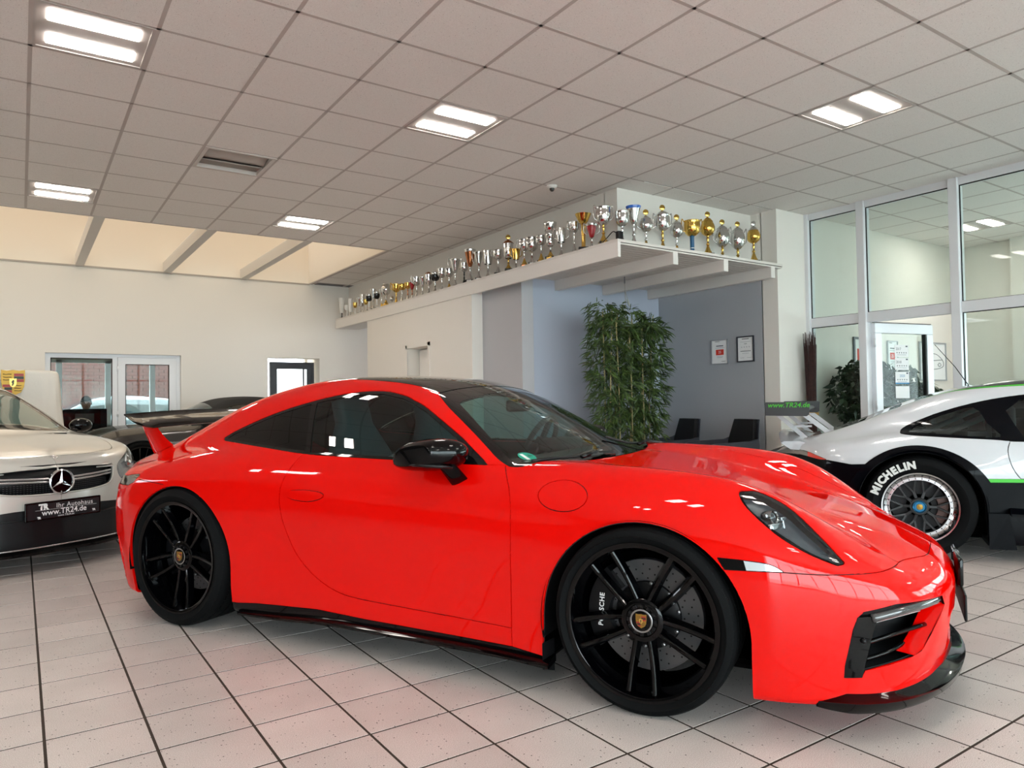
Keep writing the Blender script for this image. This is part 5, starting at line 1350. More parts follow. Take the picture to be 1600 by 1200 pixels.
# ---------------------------------------------------------------- dark convertible by the back wall
def build_cabrio():
    root = empty('convertible', (1.33, 11.92, 0), math.radians(183))
    tag(root, 'dark grey convertible with closed black soft top parked along the back wall', 'car')
    M_p = mat('anthracite_paint', '33312f', .25, metal=.4, coat=1); M_top = mat('soft_top_canvas', '17181a', .85)
    B = CarBody(red_shape(), (-3.6, -1.0, .06), (1.14, .04, 1.36), .04)
    for cx, cz in ((-.005, .302), (-2.492, .334)):
        B.cut('void', [(cx-.4, -.2)]+[(cx+.389*math.cos(t), cz+.389*math.sin(t)) for t in np.linspace(math.pi, 0, 26)]+[(cx+.4, -.2)], SIDE, lambda c, n: c.y < -.45)
    gl = lambda c, n: c.y < -.3 and c.z > .8
    B.cut('soft_top', [(-.66, .87), (-.85, 1.02), (-.9, 1.4), (-2.9, 1.4), (-2.75, .93), (-1.7, .895)], SIDE, lambda c, n: c.z > .85 and c.x < -.6)
    B.cut('window_frame', crom([(-1.83, .91), (-1.3, .89), (-.74, .873), (-.90, 1.0), (-1.15, 1.13), (-1.4, 1.19), (-1.62, 1.165), (-1.78, 1.06)], 4, True), SIDE, gl)
    B.cut('side_window', crom([(-1.79, .925), (-1.3, .905), (-.86, .895), (-.95, .995), (-1.17, 1.11), (-1.4, 1.165), (-1.59, 1.14), (-1.74, 1.04)], 4, True), SIDE, gl, ['window_frame'])
    ws = crom([(-1.0, -.60), (-.83, -.675), (-.60, -.770)], 3)[:-1]+crom([(-.60, -.770), (-.43, -.62), (-.335, 0)], 4)+[(-.335, .05), (-1.0, .05)]
    B.cut('windscreen', ws, TOP, lambda c, n: c.z > .83 and n.z > .15)
    B.bake()
    for mir in (False, True):
        B.panel('body', 'body_side', M_p, root, mir); B.panel('window_frame', 'window_frame', M_sblack, root, mir, gap=0)
        B.panel('side_window', 'side_window', M_sidegl, root, mir, gap=0, flange=False, off=-.004)
        s = 1 if mir else -1
        mr = MB().sphere((-.86, s*.93, .905), .10, 16, 10, (1.1, .8, .62)).build('door_mirror', M_gblack, root); MB().tube([(-.80, s*.82, .84), (-.84, s*.9, .87)], .022, 8).build('mirror_foot', M_gblack, mr)
        for cx, R, wd in ((-.005, .338, .245), (-2.492, .352, .29)):
            sport_wheel(root, (cx, s*.79, R), R, R-.075, wd, s, .4, .17, detail=False)
            MB().lathe([(.395, 0), (.395, .4), (.01, .4)], 24, frame3((cx, s*.90, R-.03), (1, 0, 0), (0, 0, 1), (0, -s, 0))).build('wheelhouse', M_liner, root)
    B.panel('soft_top', 'soft_top', M_top, root, both=True); B.panel('windscreen', 'windscreen', M_wind, root, both=True, gap=0, flange=False)
    B.inner(['body', 'soft_top'], 'inner_shell', M_cabin, root, off=.04)
    for yy in (-.37, .37): seat(root, -1.38, yy, .33)
    MB().box(-3.1, .62, -.62, .62, .115, .16).build('floor_pan', M_liner, root)
    return root
cabrio = build_cabrio()
# ---------------------------------------------------------------- glazed office front on the right
M_wframe = mat('white_profile', 'dfe1e4', .3)
ys = [5.19, 4.49, 3.50, 2.51, 1.52, .53, -.46, -1.45, -2.44, -3.43, -4.42, Y0]
fr_ = MB(); fr_.box(XGL, XGL+.09, Y0, 5.19, 3.29, HC).box(XGL, XGL+.09, Y0, 5.19, 1.985, 2.095).box(XGL, XGL+.09, Y0, 3.45, 0, .1).box(XGL, XGL+.09, 4.45, 5.19, 0, .1)
for y in ys: fr_.box(XGL-.03, XGL+.10, y-.045, y+.045, 0, HC, b=.006)
wg_ = struct(fr_.build('window_3', M_wframe))
for a, b in zip(ys[:-1], ys[1:]):
    y0, y1 = b+.045, a-.045
    for z0, z1 in ((2.095, 3.29), (.1, 1.985)):
        if z0 < 1 and abs(a-4.49) < .01: continue
        MB().box(XGL+.035, XGL+.041, y0, y1, z0, z1).build('pane', M_pane, wg_)
        s = MB()
        s.box(XGL+.018, XGL+.032, y0, y1, z1-.008, z1).box(XGL+.018, XGL+.032, y1-.008, y1, z0, z1).box(XGL+.018, XGL+.032, y0, y0+.006, z0, z1).box(XGL+.018, XGL+.032, y0, y1, z0, z0+.006)
        s.build('seal', M_seal, wg_)
# open glazed door leaf
dl = empty('door_4', (7.965, 4.42, 0), math.radians(-12)); struct(dl)
W_, H_ = .93, 1.975
MB().box(0, W_, -.03, .03, .02, .12, b=.008).box(0, W_, -.03, .03, H_-.115, H_, b=.008).box(0, .105, -.03, .03, .12, H_-.115, b=.008).box(W_-.105, W_, -.03, .03, .12, H_-.115, b=.008).build('leaf_frame', mat('door_white', 'e6ebf0', .3), dl)
MB().box(.105, W_-.105, -.004, .004, .12, H_-.115).build('pane', M_pane, dl)
MB().box(W_-.125, W_-.105, -.025, .025, .12, H_-.115).build('seal', M_seal, dl)
MB().box(0.0, W_, -.008, .008, H_+.004, H_+.012).build('top_gasket', M_seal, dl)
MB().box(W_-.07, W_-.04, -.06, -.03, 1.0, 1.1, b=.004).box(W_-.17, W_-.04, -.075, -.06, 1.05, 1.07, b=.004).build('door_handle', M_alu, dl)
for zz in (.3, 1.0, 1.7): MB().lathe([(.012, 0), (.012, .1)], 10, Matrix.Translation((-.012, -.035, zz)), caps=True).build('hinge', M_wframe, dl)
M_paper = mat('paper_white', 'f1f3f4', .7); M_ink = mat('print_dark', '38424d', .7); M_blue = mat('print_blue', '2f86b8', .6); M_stamp = mat('print_red', 'd23b2a', .6)
M_grey_print = mat('print_grey', '9aa1a8', .7)
for k, (zc_, txt) in enumerate(((1.665, '2017'), (1.515, '2018'), (1.355, '2020'), (1.19, ''))):
    sh_ = MB().box(.325, .545, -.0065, -.0055, zc_-.07, zc_+.068).build('paper_sheet', M_paper, None)
    sh_.matrix_world = dl.matrix_basis @ Matrix.Identity(4); sh_.location = dl.location; sh_.rotation_euler = dl.rotation_euler
    tag(sh_, ['rating sheet marked 2017, topmost on the glazed door', 'rating sheet marked 2018, second from top on the glazed door', 'rating sheet marked 2020 with blue foot on the glazed door', 'plain pale sheet lowest on the glazed door'][k], 'sheet', 'sheets on the glazed door')
    Mt = lambda x, z: frame3((x, -.0068, z), (1, 0, 0), (0, 0, 1), (0, -1, 0))
    if txt:
        text_obj(txt, M_ink if k < 2 else M_blue, sh_, Mt(.385 if k < 2 else .435, zc_+.02), size=.042)
        for i in range(5):
            st = []
            for q in range(10):
                a = math.pi/2+q*math.pi/5; r = .011 if q % 2 == 0 else .005; st.append((r*math.cos(a), r*math.sin(a)))
            MB().prism(st, 0, .0003, Mt(.362+i*.036, zc_-.022)).build('star', M_ink, sh_)
        MB().box(.50, .532, -.0069, -.0066, zc_+.045, zc_+.06).build('stamp', M_ink, sh_)
        MB().box(.36, .51, -.0069, -.0066, zc_-.048, zc_-.044).build('print_line', M_grey_print, sh_)
    if k == 2: MB().box(.325, .545, -.0069, -.0066, zc_-.07, zc_-.056).build('blue_foot', M_blue, sh_)
# office behind the glass
struct(MB().box(XGL+.001, 12.0, 5.2, 5.4, 0, HC).build('wall_office', M_wall))
struct(wall_x(MB(), 11.75, 12.0, Y0, 5.2, 0, HC, [(-4.7, 3.0, .9, 2.4)]).box(11.60, 11.75, 4.2, 4.42, 0, HC).build('wall_office_far', M_wall))
portal((12.1, -.85, 1.65), (math.pi/2, 0, math.pi/2), 7.7, 1.5)
wf = MB()
for i in range(7): wf.box(11.85, 11.92, -4.7+i*1.283-.03, -4.7+i*1.283+.03, .9, 2.4)
for z in (.9, 2.34): wf.box(11.85, 11.92, -4.7, 3.0, z, z+.06)
w5 = struct(wf.build('window_5', M_white_pvc)); MB().box(11.88, 11.886, -4.7, 3.0, .9, 2.4).build('pane', M_pane, w5)
def picture(name, label, cat, org, ux, w, h, frame_m, parts, fw=.012, dep=.018, group=None):
    """flat framed sheet: org = lower-left corner, ux = unit along width; faces ux x z"""
    ux = Vector(ux); n = ux.cross(Vector((0, 0, 1))); M = frame3(org, ux, (0, 0, 1), n)
    t = thing(name, label, cat, org, 0, group); T = Matrix.Translation(-Vector(org)) @ M
    MB().box(0, w, 0, fw, 0, dep, T).box(0, w, h-fw, h, 0, dep, T).box(0, fw, fw, h-fw, 0, dep, T).box(w-fw, w, fw, h-fw, 0, dep, T).build('frame', frame_m, t)
    MB().box(fw, w-fw, fw, h-fw, .002, .006, T).build('sheet', M_paper, t)
    for p in parts:
        if p[0] == 'box': MB().box(p[1]*w, p[2]*w, p[3]*h, p[4]*h, .0062, .0068, T).build('print', p[5], t)
        elif p[0] == 'text': text_obj(p[1], p[5], t, T @ Matrix.Translation((p[2]*w, p[3]*h, .0072)), size=p[4]*h)
        elif p[0] == 'star':
            st = []
            for q in range(10):
                a = math.pi/2+q*math.pi/5; r = p[4]*h*(1 if q % 2 == 0 else .42); st.append((r*math.cos(a), r*math.sin(a)))
            MB().prism(st, .0062, .0068, T @ Matrix.Translation((p[2]*w, p[3]*h, 0))).build('star', p[5], t)
        elif p[0] == 'line':
            MB().tube([T @ Vector((a*w, b*h, .0068)) for a, b in p[1]], .004, 5).build('sketch_line', p[5], t)
    return t
doc25 = [('box', .2, .5, .92, .935, M_ink), ('box', .28, .72, .73, .765, M_ink), ('box', .22, .78, .66, .675, M_grey_print), ('box', .26, .74, .37, .60, M_stamp), ('text', '25', .5, .485, .15, M_paper), ('box', .3, .7, .30, .312, M_grey_print), ('box', .34, .66, .26, .27, M_grey_print), ('box', .6, .85, .10, .115, M_ink)]
docst = [('box', .3, .7, .88, .905, M_ink), ('box', .2, .8, .78, .79, M_grey_print), ('text', 'TOP', .5, .70, .07, M_ink)]+[('star', 0, .28+i*.145, .58, .03, M_grey_print) for i in range(4)]+[('box', .2, .8, .41, .43, M_ink), ('box', .3, .7, .33, .34, M_grey_print), ('box', .18, .42, .16, .17, M_grey_print), ('box', .58, .82, .16, .17, M_grey_print)]
picture('certificate', 'certificate with red 25 field in thin silver frame on grey wall', 'certificate', (7.324, 6.175, 1.585), (0, -1, 0), .255, .305, mat('thin_silver_frame', 'b6bac0', .3, metal=.7), doc25, .006, group='certificates on the grey wall')
picture('certificate', 'certificate with row of stars in dark frame on grey wall', 'certificate', (7.324, 5.78, 1.59), (0, -1, 0), .25, .315, mat('dark_picture_frame', '33353d', .4), docst, .014, group='certificates on the grey wall')
picture('certificate', 'framed certificate with red 25 field seen through the glazed door', 'certificate', (9.70, 5.195, 1.50), (1, 0, 0), .26, .40, MATS['thin_silver_frame'], doc25, .008)
car_sk = [('line', crom([(.1, .45), (.2, .55), (.35, .68), (.6, .7), (.8, .6), (.9, .48), (.85, .36), (.5, .30), (.15, .36), (.1, .45)], 3), 0, 0, 0, M_ink), ('line', crom([(.2, .55), (.35, .52), (.7, .54), (.85, .55)], 3), 0, 0, 0, M_ink), ('line', crom([(.2, .42), (.26, .47), (.32, .42), (.26, .37), (.2, .42)], 3), 0, 0, 0, M_ink), ('line', crom([(.68, .42), (.74, .47), (.8, .42), (.74, .37), (.68, .42)], 3), 0, 0, 0, M_ink)]
picture('framed_sketch', 'framed line drawing of a car on the office wall behind the open glazed door', 'picture', (10.55, 5.195, 1.36), (1, 0, 0), .77, .56, MATS['thin_silver_frame'], car_sk, .02)
picture('framed_print', 'framed print with red spot on the office wall above the plant', 'picture', (8.88, 5.195, 1.32), (1, 0, 0), .42, .60, mat('grey_picture_frame', '6d737b', .4), [('box', .2, .55, .45, .75, M_stamp), ('box', .1, .9, .1, .3, M_grey_print)], .03)
# office furniture
t = thing('office_cabinet', 'low pale cabinet at the far wall of the glazed office', 'cabinet', (11.35, 3.3, 0))
MB().box(-.25, .38, -.9, .8, 0, 1.1, b=.006).build('carcass', mat('cabinet_pale', 'ccd0d4', .5), t)
for yy in (-.47, .37): MB().box(-.262, -.25, yy-.40, yy+.40, .04, 1.06, b=.003).build('cabinet_door', mat('cabinet_pale_front', 'c3c8cd', .45), t)
# ---------------------------------------------------------------- ficus
def leafy(name, label, cat, org, stems, blobs, n, size, leaf_m, stem_m, droop=.35, seed=1, narrow=.45):
    rnd = random.Random(seed); t = thing(name, label, cat, org)
    for s in stems: MB().tube(s[0], s[1], 7).build('stem', stem_m, t)
    mb = MB()
    for i in range(n):
        b = blobs[i % len(blobs)]
        while True:
            p = Vector((rnd.uniform(-1, 1), rnd.uniform(-1, 1), rnd.uniform(-1, 1)))
            if p.length < 1: break
        c = Vector(b[0])+Vector((p.x*b[1][0], p.y*b[1][1], p.z*b[1][2]))
        d = Vector((rnd.uniform(-1, 1), rnd.uniform(-1, 1), rnd.uniform(-.6, .3)-droop)).normalized(); s = d.orthogonal().normalized(); s.rotate(Matrix.Rotation(rnd.uniform(0, 6.28), 3, d))
        nrm = d.cross(s); L = size*rnd.uniform(.7, 1.25); w = L*narrow*.5
        mb.add([c, c+d*L*.35+s*w-nrm*L*.03, c+d*L+nrm*L*-.12, c+d*L*.35-s*w-nrm*L*.03, c+d*L*.4+nrm*L*.03], [(0, 1, 4), (1, 2, 4), (2, 3, 4), (3, 0, 4)], True)
    f = mb.build('foliage', leaf_m, t); f['kind'] = 'stuff'
    return t
M_leaf = mat('ficus_leaf', '2f4428', .45, var=(9, '1c2c18', .35, .65)); M_trunk = mat('bark_brown', '6d5a45', .8)
fx = leafy('ficus_tree', 'large dark green leafy tree in a pot behind the office glass', 'plant', (8.50, 4.82, 0),
  [([(0, 0, .25), (.03, 0, .7), (-.02, .04, 1.2), (.05, .02, 1.55)], [.03, .025, .02, .012]), ([(0, 0, .5), (.25, -.1, .95), (.6, -.18, 1.3)], [.02, .014, .008]), ([(0, 0, .5), (-.2, .05, .9), (-.3, .0, 1.3)], [.02, .014, .008])],
  [((.05, 0, 1.42), (.42, .25, .22)), ((.55, -.12, 1.25), (.45, .22, .32)), ((-.30, .05, 1.2), (.22, .22, .32)), ((.1, 0, 1.0), (.5, .28, .35)), ((.65, -.15, .95), (.40, .22, .3)), ((0, -.02, .7), (.5, .28, .25)), ((.95, -.2, 1.12), (.25, .2, .22))], 2600, .115, M_leaf, M_trunk, seed=3)
MB().lathe([(.001, 0), (.17, 0), (.22, .36), (.235, .40), (.215, .40), (.20, .34), (.001, .33)], 28).build('pot', mat('pot_grey', '7b7f84', .6), fx, auto=40)
# ---------------------------------------------------------------- twig bundle in front of the column
t = thing('twig_bundle', 'tall tied bundle of dark red-brown willow twigs beside the glazed front', 'twig bundle', (7.76, 5.07, 0))
rnd = random.Random(11); mb = MB()
for i in range(130):
    a = rnd.uniform(0, 6.28); r = .085*math.sqrt(rnd.random()); x, y = r*math.cos(a), r*math.sin(a)*.8; h = rnd.uniform(1.72, 1.93); k = rnd.uniform(.9, 1.35)
    mb.tube([(x*.9, y*.9, 0), (x*.75, y*.75, .9), (x*k, y*k, h)], [.005, .004, .002], 4, caps=False)
o = mb.build('twigs', mat('willow_brown', '4a2a25', .75, var=(30, '2c1917', .3, .7)), t); o['kind'] = 'stuff'
MB().lathe([(.083, .93), (.088, .94), (.088, .96), (.083, .97)], 24, Matrix.Scale(.8, 4, (0, 1, 0))).build('raffia_tie', mat('raffia', 'b08a4e', .8), t)
# ---------------------------------------------------------------- bamboo screen
M_bl = mat('bamboo_leaf', '526a30', .5, var=(12, '26391a', .35, .62)); M_cane = mat('bamboo_cane', 'a89a6a', .5, var=(25, '8a7f52', .4, .6))
t = thing('bamboo_plant', 'tall bamboo screen with long drooping green leaves in front of the grey wall', 'plant', (5.96, 6.24, 0)); t.scale = (.94, .94, .95)
rnd = random.Random(5); canes = []
for i in range(11):
    x = -.42+.84*i/10+rnd.uniform(-.03, .03); y = rnd.uniform(-.10, .10); top = rnd.uniform(2.05, 2.36)
    P = [(x, y, .25), (x+rnd.uniform(-.02, .02), y, 1.2), (x+rnd.uniform(-.05, .05), y+rnd.uniform(-.03, .03), top)]
    MB().tube(crom(P, 4), .008, 7).build('cane', M_cane, t); canes.append((x, y, top))
mb = MB()
def bleaf(c, d, L, w):
    s = d.orthogonal().normalized(); s.rotate(Matrix.Rotation(rnd.uniform(0, 6.28), 3, d)); n = d.cross(s)
    dz = Vector((0, 0, -1))
    mb.add([c, c+d*L*.3+s*w, c+d*L*.3-s*w, c+d*L*.7+s*w*.7+dz*L*.10, c+d*L*.7-s*w*.7+dz*L*.10, c+d*L+dz*L*.28], [(0, 1, 2), (1, 3, 4, 2), (3, 5, 4)], True)
for (zc0, zc1, ex) in ((2.12, 2.36, .34), (1.86, 2.10, .28), (1.58, 1.84, .26), (1.36, 1.60, .20), (1.10, 1.36, .17), (.86, 1.12, .14), (.55, .88, .16), (.3, .6, .16)):
    for i in range(95):
        x, y, top = canes[rnd.randrange(11)]
        z = rnd.uniform(zc0, zc1); 
        if z > top+.05: z = top
        a = rnd.uniform(0, 6.28); tw = Vector((math.cos(a), math.sin(a)*.6, rnd.uniform(-.1, .5))).normalized()
        tip = Vector((x*(1+ex*.5), y, z))+tw*rnd.uniform(.05, .16)
        for k in range(9):
            d = (tw+Vector((rnd.uniform(-.9, .9), rnd.uniform(-.9, .9), rnd.uniform(-1.3, .15)))).normalized()
            bleaf(tip+Vector((rnd.uniform(-.04, .04), rnd.uniform(-.04, .04), rnd.uniform(-.04, .04))), d, rnd.uniform(.09, .17), rnd.uniform(.007, .0125))
o = mb.build('foliage', M_bl, t); o['kind'] = 'stuff'
MB().box(-.40, .40, -.13, .13, 0, .30, b=.02).build('planter', mat('planter_dark', '2d2f31', .5), t)
# hanging cord above it
t = thing('hanging_twig_cord', 'thin cord with pale dried pods hanging from the canopy above the bamboo', 'hanging decoration', (6.0, 6.36, 2.648))
MB().lathe([(.035, 0), (.035, -.006), (.008, -.012), (.008, -.10), (.001, -.10)], 16).build('hook', M_steel, t)
MB().tube([(0, 0, -.1), (.01, 0, -.35), (.0, 0, -.62)], .004, 6).tube([(.008, 0, -.3), (-.12, 0, -.46), (-.24, -.02, -.56)], .003, 6).tube([(.008, 0, -.2), (.05, 0, -.30)], .003, 6).tube([(0, 0, -.36), (-.05, 0, -.52)], .003, 6).build('cord', mat('cord_pale', 'a8a295', .7), t)
for p, d in (((-.26, -.02, -.58), (-.8, 0, -.6)), ((.055, 0, -.33), (.4, 0, -1)), ((-.06, 0, -.56), (-.3, 0, -1))):
    MB().sphere((0, 0, 0), .05, 10, 8, (.28, .28, 1), Matrix.Translation(p) @ Vector(d).to_track_quat('Z', 'Y').to_matrix().to_4x4()).build('pod', mat('pod_pale', 'b7b9b0', .6), t)
# ---------------------------------------------------------------- two armchairs by the grey wall
M_chair = mat('armchair_fabric', '3a3f49', .75, bump=(300, .2, .001)); M_chair_in = mat('armchair_velvet', '0d0d10', .8)
def armchair(loc, rz, label):
    t = thing('armchair', label, 'armchair', loc, rz, 'armchairs by the grey wall')
    MB().box(-.27, .30, -.26, .26, .36, .47, b=.04).build('seat', M_chair_in, t, auto=50)
    rings = []
    for k in range(9):
        s = k/8; z = .42+.48*s; x = -.26-.10*s; w = .29-.075*max(0, s-.35)/.65
        rings.append([(x+.03, -w, z), (x+.055, 0, z), (x+.03, w, z), (x-.02, w*.96, z), (x-.045, 0, z), (x-.02, -w*.96, z)])
    MB().loft(rings).build('backrest', M_chair_in, t, auto=40, recalc=True)
    rings = []
    for k in range(9):
        s = k/8; z = .40+.50*s; x = -.265-.105*s; w = .31-.075*max(0, s-.35)/.65
        rings.append([(x-.02, w, z), (x-.055, 0, z), (x-.02, -w, z), (x-.03, -w, z), (x-.07, 0, z), (x-.03, w, z)])
    MB().loft(rings).build('back_shell', M_chair, t, auto=40, recalc=True)
    for sg in (-1, 1):
        pr = crom([(-.32, .40), (-.33, .66), (-.24, .655), (.0, .645), (.2, .635), (.29, .60), (.33, .52), (.34, .38)], 4)
        MB().prism([(a, b) for a, b in pr], -.03, .03, frame3((0, sg*.30, 0), (1, 0, 0), (0, 0, 1), (0, -1, 0))).build('arm', M_chair, t, auto=40, recalc=True)
        for xx in (-.24, .26): MB().tube([(xx, sg*.24, .38), (xx*1.12, sg*.27, 0)], [.018, .011], 8).build('leg', M_sblack, t)
    return t
armchair((6.68, 6.44, 0), math.radians(158), 'dark armchair next to the bamboo, further from the race car')
armchair((6.74, 5.62, 0), math.radians(158), 'dark armchair nearer the white column and race car')
# black power adapter on the shelf corner
t = thing('power_adapter', 'black plug adapter with cable on the corner of the trophy shelf', 'adapter', (4.81, 5.16, 2.70))
MB().box(-.03, .03, -.025, .025, 0, .085, b=.008).build('body', M_sblack, t)
MB().tube(crom([(-.02, .02, .07), (-.03, .06, .09), (-.035, .13, .05), (-.03, .22, .008)], 5), .005, 6).build('cable', M_sblack, t)
# ---------------------------------------------------------------- back wall: glazed office door, side door, covered stand
def rect_frame(mb, x0, x1, z0, z1, y0, y1, w):
    return mb.box(x0, x0+w, y0, y1, z0, z1).box(x1-w, x1, y0, y1, z0, z1).box(x0+w, x1-w, y0, y1, z1-w, z1).box(x0+w, x1-w, y0, y1, z0, z0+w)
fr_ = MB(); rect_frame(fr_, .31, 1.285, 0, 2.0, 13.08, 13.16, .07); fr_.box(1.285, 2.21, 13.08, 13.16, 1.955, 2.0).box(2.15, 2.21, 13.08, 13.16, 0, 1.955)
w7 = struct(fr_.build('window_7', M_white_pvc)); MB().box(.38, 1.215, 13.115, 13.121, .07, 1.93).build('pane', M_pane, w7)
sl = MB(); rect_frame(sl, .38, 1.215, .07, 1.93, 13.09, 13.112, .012); sl.build('seal', M_seal, w7)
d6 = MB(); rect_frame(d6, 1.29, 2.145, .02, 1.95, 13.055, 13.125, .105)
d6 = struct(d6.build('door_6', M_white_pvc)); MB().box(1.395, 2.04, 13.088, 13.094, .125, 1.845).build('pane', M_pane, d6)
sl = MB(); rect_frame(sl, 1.395, 2.04, .125, 1.845, 13.06, 13.087, .012); sl.build('seal', M_seal, d6)
MB().box(2.06, 2.09, 13.03, 13.055, .98, 1.1).box(1.94, 2.09, 13.015, 13.03, 1.04, 1.06).build('door_handle', M_alu, d6)
for zz in (.35, 1.0, 1.72): MB().lathe([(.012, 0), (.012, .09)], 10, Matrix.Translation((1.285, 13.045, zz)), caps=True).build('hinge', M_white_pvc, d6)
# anthracite door on the right of it
fr_ = MB(); rect_frame(fr_, 3.70, 4.50, 0, 1.93, 13.10, 13.17, .05)
d7 = struct(fr_.build('door_7', M_dark_frame)); lf = MB(); rect_frame(lf, 3.75, 4.45, .02, 1.88, 13.11, 13.16, .075); lf.build('leaf_frame', M_dark_frame, d7)
MB().box(3.825, 4.375, 13.13, 13.136, .095, 1.805).build('pane', mat('frosted_pane', 'dfe6e6', .55, trans=1.0, ior=1.2), d7)
MB().box(4.30, 4.325, 13.125, 13.15, .095, 1.805).build('leaf_bar', M_dark_frame, d7)
# office behind the back wall
OY = 16.4
struct(MB().box(-1.4, 3.35, 13.3, OY, 2.5, 2.6).build('ceiling_office', M_wall))
struct(wall_y(MB(), OY, OY+.2, -1.4, 3.35, 0, 2.6, [(.15, 2.95, .75, 2.1)]).box(-1.5, -1.4, 13.3, OY, 0, 2.6).box(3.35, 3.45, 13.3, OY, 0, 2.6).build('wall_office_back', mat('office_wall_beige', 'c8bda9', .8)))
wf = MB(); rect_frame(wf, .15, 2.95, .75, 2.1, OY+.02, OY+.10, .06)
for x in (.62, 1.45, 2.25): wf.box(x-.05, x+.05, OY+.02, OY+.10, .75, 2.1)
w8 = struct(wf.build('window_8', M_white_pvc)); MB().box(.2, 2.9, OY+.05, OY+.056, .8, 2.05).build('pane', M_pane, w8)
portal((1.55, OY+.25, 1.45), (math.pi/2, 0, 0) if False else (-math.pi/2, 0, 0), 2.8, 1.35)
# room behind the anthracite door; rear opening added so daylight brightens its pane
struct(wall_y(MB(), 15.0, 15.1, 3.46, 6.0, 0, 2.6, [(3.6, 4.95, .5, 2.3)]).box(3.46, 6.0, 13.31, 15.0, 2.5, 2.6).box(5.0, 5.1, 13.31, 15, 0, 2.5).build('wall_store', M_wall))
# desk, screens and the person at work
t = thing('office_desk', 'dark office desk behind the glazed office window', 'desk', (1.0, 14.3, 0))
MB().box(-.75, .75, -.35, .45, .70, .735, b=.006).build('top', mat('desk_dark', '33302e', .4), t)
for sx in (-1, 1): MB().box(sx*.70-.02, sx*.70+.02, -.30, .40, 0, .70).build('leg', M_sblack, t)
MB().box(-.68, .68, -.30, -.28, .25, .70).build('modesty_panel', M_sblack, t)
t = thing('monitor', 'black flat monitor standing on the office desk', 'monitor', (.90, 14.15, .735))
MB().box(-.33, .33, -.02, .025, .05, .40, b=.01).build('casing', M_gblack, t)
MB().box(-.14, .14, -.028, -.018, .16, .32, b=.01).build('rear_hub', M_sblack, t)
MB().box(-.03, .03, .0, .03, 0, .12).box(-.12, .12, -.08, .10, 0, .012, b=.004).build('stand', M_sblack, t)
def person():
    t = thing('person', 'person with short dark hair in dark clothes sitting behind the monitor', 'person', (.98, 15.08, 0), math.radians(-90))
    verts = [(0, 0, .50), (0, 0, .75), (.02, 0, .98), (.03, 0, 1.08), (.05, 0, 1.13),
             (.0, .17, .98), (.10, .22, .78), (.32, .14, .76), (0, -.17, .98), (.10, -.22, .78), (.32, -.14, .76),
             (.38, .10, .50), (.40, .10, .10), (.38, -.10, .50), (.40, -.10, .10)]
    edges = [(0, 1), (1, 2), (2, 3), (3, 4), (2, 5), (5, 6), (6, 7), (2, 8), (8, 9), (9, 10), (0, 11), (11, 12), (0, 13), (13, 14)]
    rad = [.15, .14, .12, .055, .05, .07, .05, .035, .07, .05, .035, .08, .05, .08, .05]
    me = bpy.data.meshes.new('body'); me.from_pydata([(-x, y, z) for x, y, z in verts] if False else verts, edges, [])
    o = link(bpy.data.objects.new('body', me), t); me.materials.append(mat('clothes_dark', '25272c', .8))
    m = o.modifiers.new('skin', 'SKIN'); m.use_smooth_shade = True
    for i, r in enumerate(rad): me.skin_vertices[0].data[i].radius = (r, r); me.skin_vertices[0].data[i].use_root = i == 0
    s = o.modifiers.new('sub', 'SUBSURF'); s.levels = 1; s.render_levels = 2
    M_skin = mat('skin', 'a97c66', .5)
    hd = MB(); rings = []
    for k in range(13):
        v = k/12; z = 1.12+.235*v; r = math.sin(math.pi*(.10+.86*v))**.62
        ring = []
        for a in range(20):
            c = 2*math.pi*a/20; x = math.cos(c); y = math.sin(c); rx = .098 if x < 0 else .092
            nose = .022*math.exp(-((v-.42)/.10)**2)*math.exp(-(y/.18)**2) if x > 0 else 0
            brow = .006*math.exp(-((v-.56)/.06)**2) if x > 0 else 0
            eye = -.008*math.exp(-((v-.50)/.05)**2)*math.exp(-((abs(y)-.4)/.2)**2) if x > 0 else 0
            ring.append((.055+x*(rx*r)+nose+brow+eye+.018*(.5-v)*(1 if x > 0 else 0), y*.076*r, z))
        rings.append(ring)
    hd.loft(rings).build('head', M_skin, t, auto=60)
    for sg in (-1, 1):
        MB().sphere((.05, sg*.077, 1.235), .025, 8, 6, (.6, .35, 1.1)).build('ear', M_skin, t)
        MB().sphere((.140, sg*.032, 1.24), .012, 8, 6).build('eye', mat('eye_dark', '1a1512', .2), t)
        hnd = MB().sphere((.36, sg*.13, .765), .04, 10, 6, (1.1, .8, .45))
        for f in range(4): hnd.tube([(.385, sg*.13+(f-1.5)*.016, .768), (.42, sg*.128+(f-1.5)*.017, .766), (.44-.006*abs(f-1), sg*.127+(f-1.5)*.017, .752)], [.008, .0075, .006], 6)
        hnd.tube([(.35, sg*.10, .765), (.38, sg*.085, .762), (.40, sg*.085, .757)], [.010, .008, .006], 6).build('hand', M_skin, t)
    MB().tube([(.146, -.025, 1.168), (.152, 0, 1.167), (.146, .025, 1.168)], .005, 5).build('mouth', mat('lips', '8a4f45', .5), t)
    hr = MB(); rings = []
    for k in range(9):
        v = k/8; z = 1.255+.115*v; r = math.sin(math.pi*(.42+.55*v))**.6*1.08
        rings.append([(.046+math.cos(c)*(.104 if math.cos(c) < 0 else .100)*r-.012*(1-v)*(math.cos(c) > .2), math.sin(c)*.085*r, z+(.0 if math.cos(c) > .2 else -.045*(1-v))) for c in np.linspace(0, 2*math.pi, 21)[:-1]])
    hr.loft(rings).build('hair', mat('hair_black', '14110f', .6, bump=(120, .5, .004)), t)
    c = thing('office_chair', 'black office chair the person sits on', 'chair', (.98, 15.08, 0), math.radians(-90))
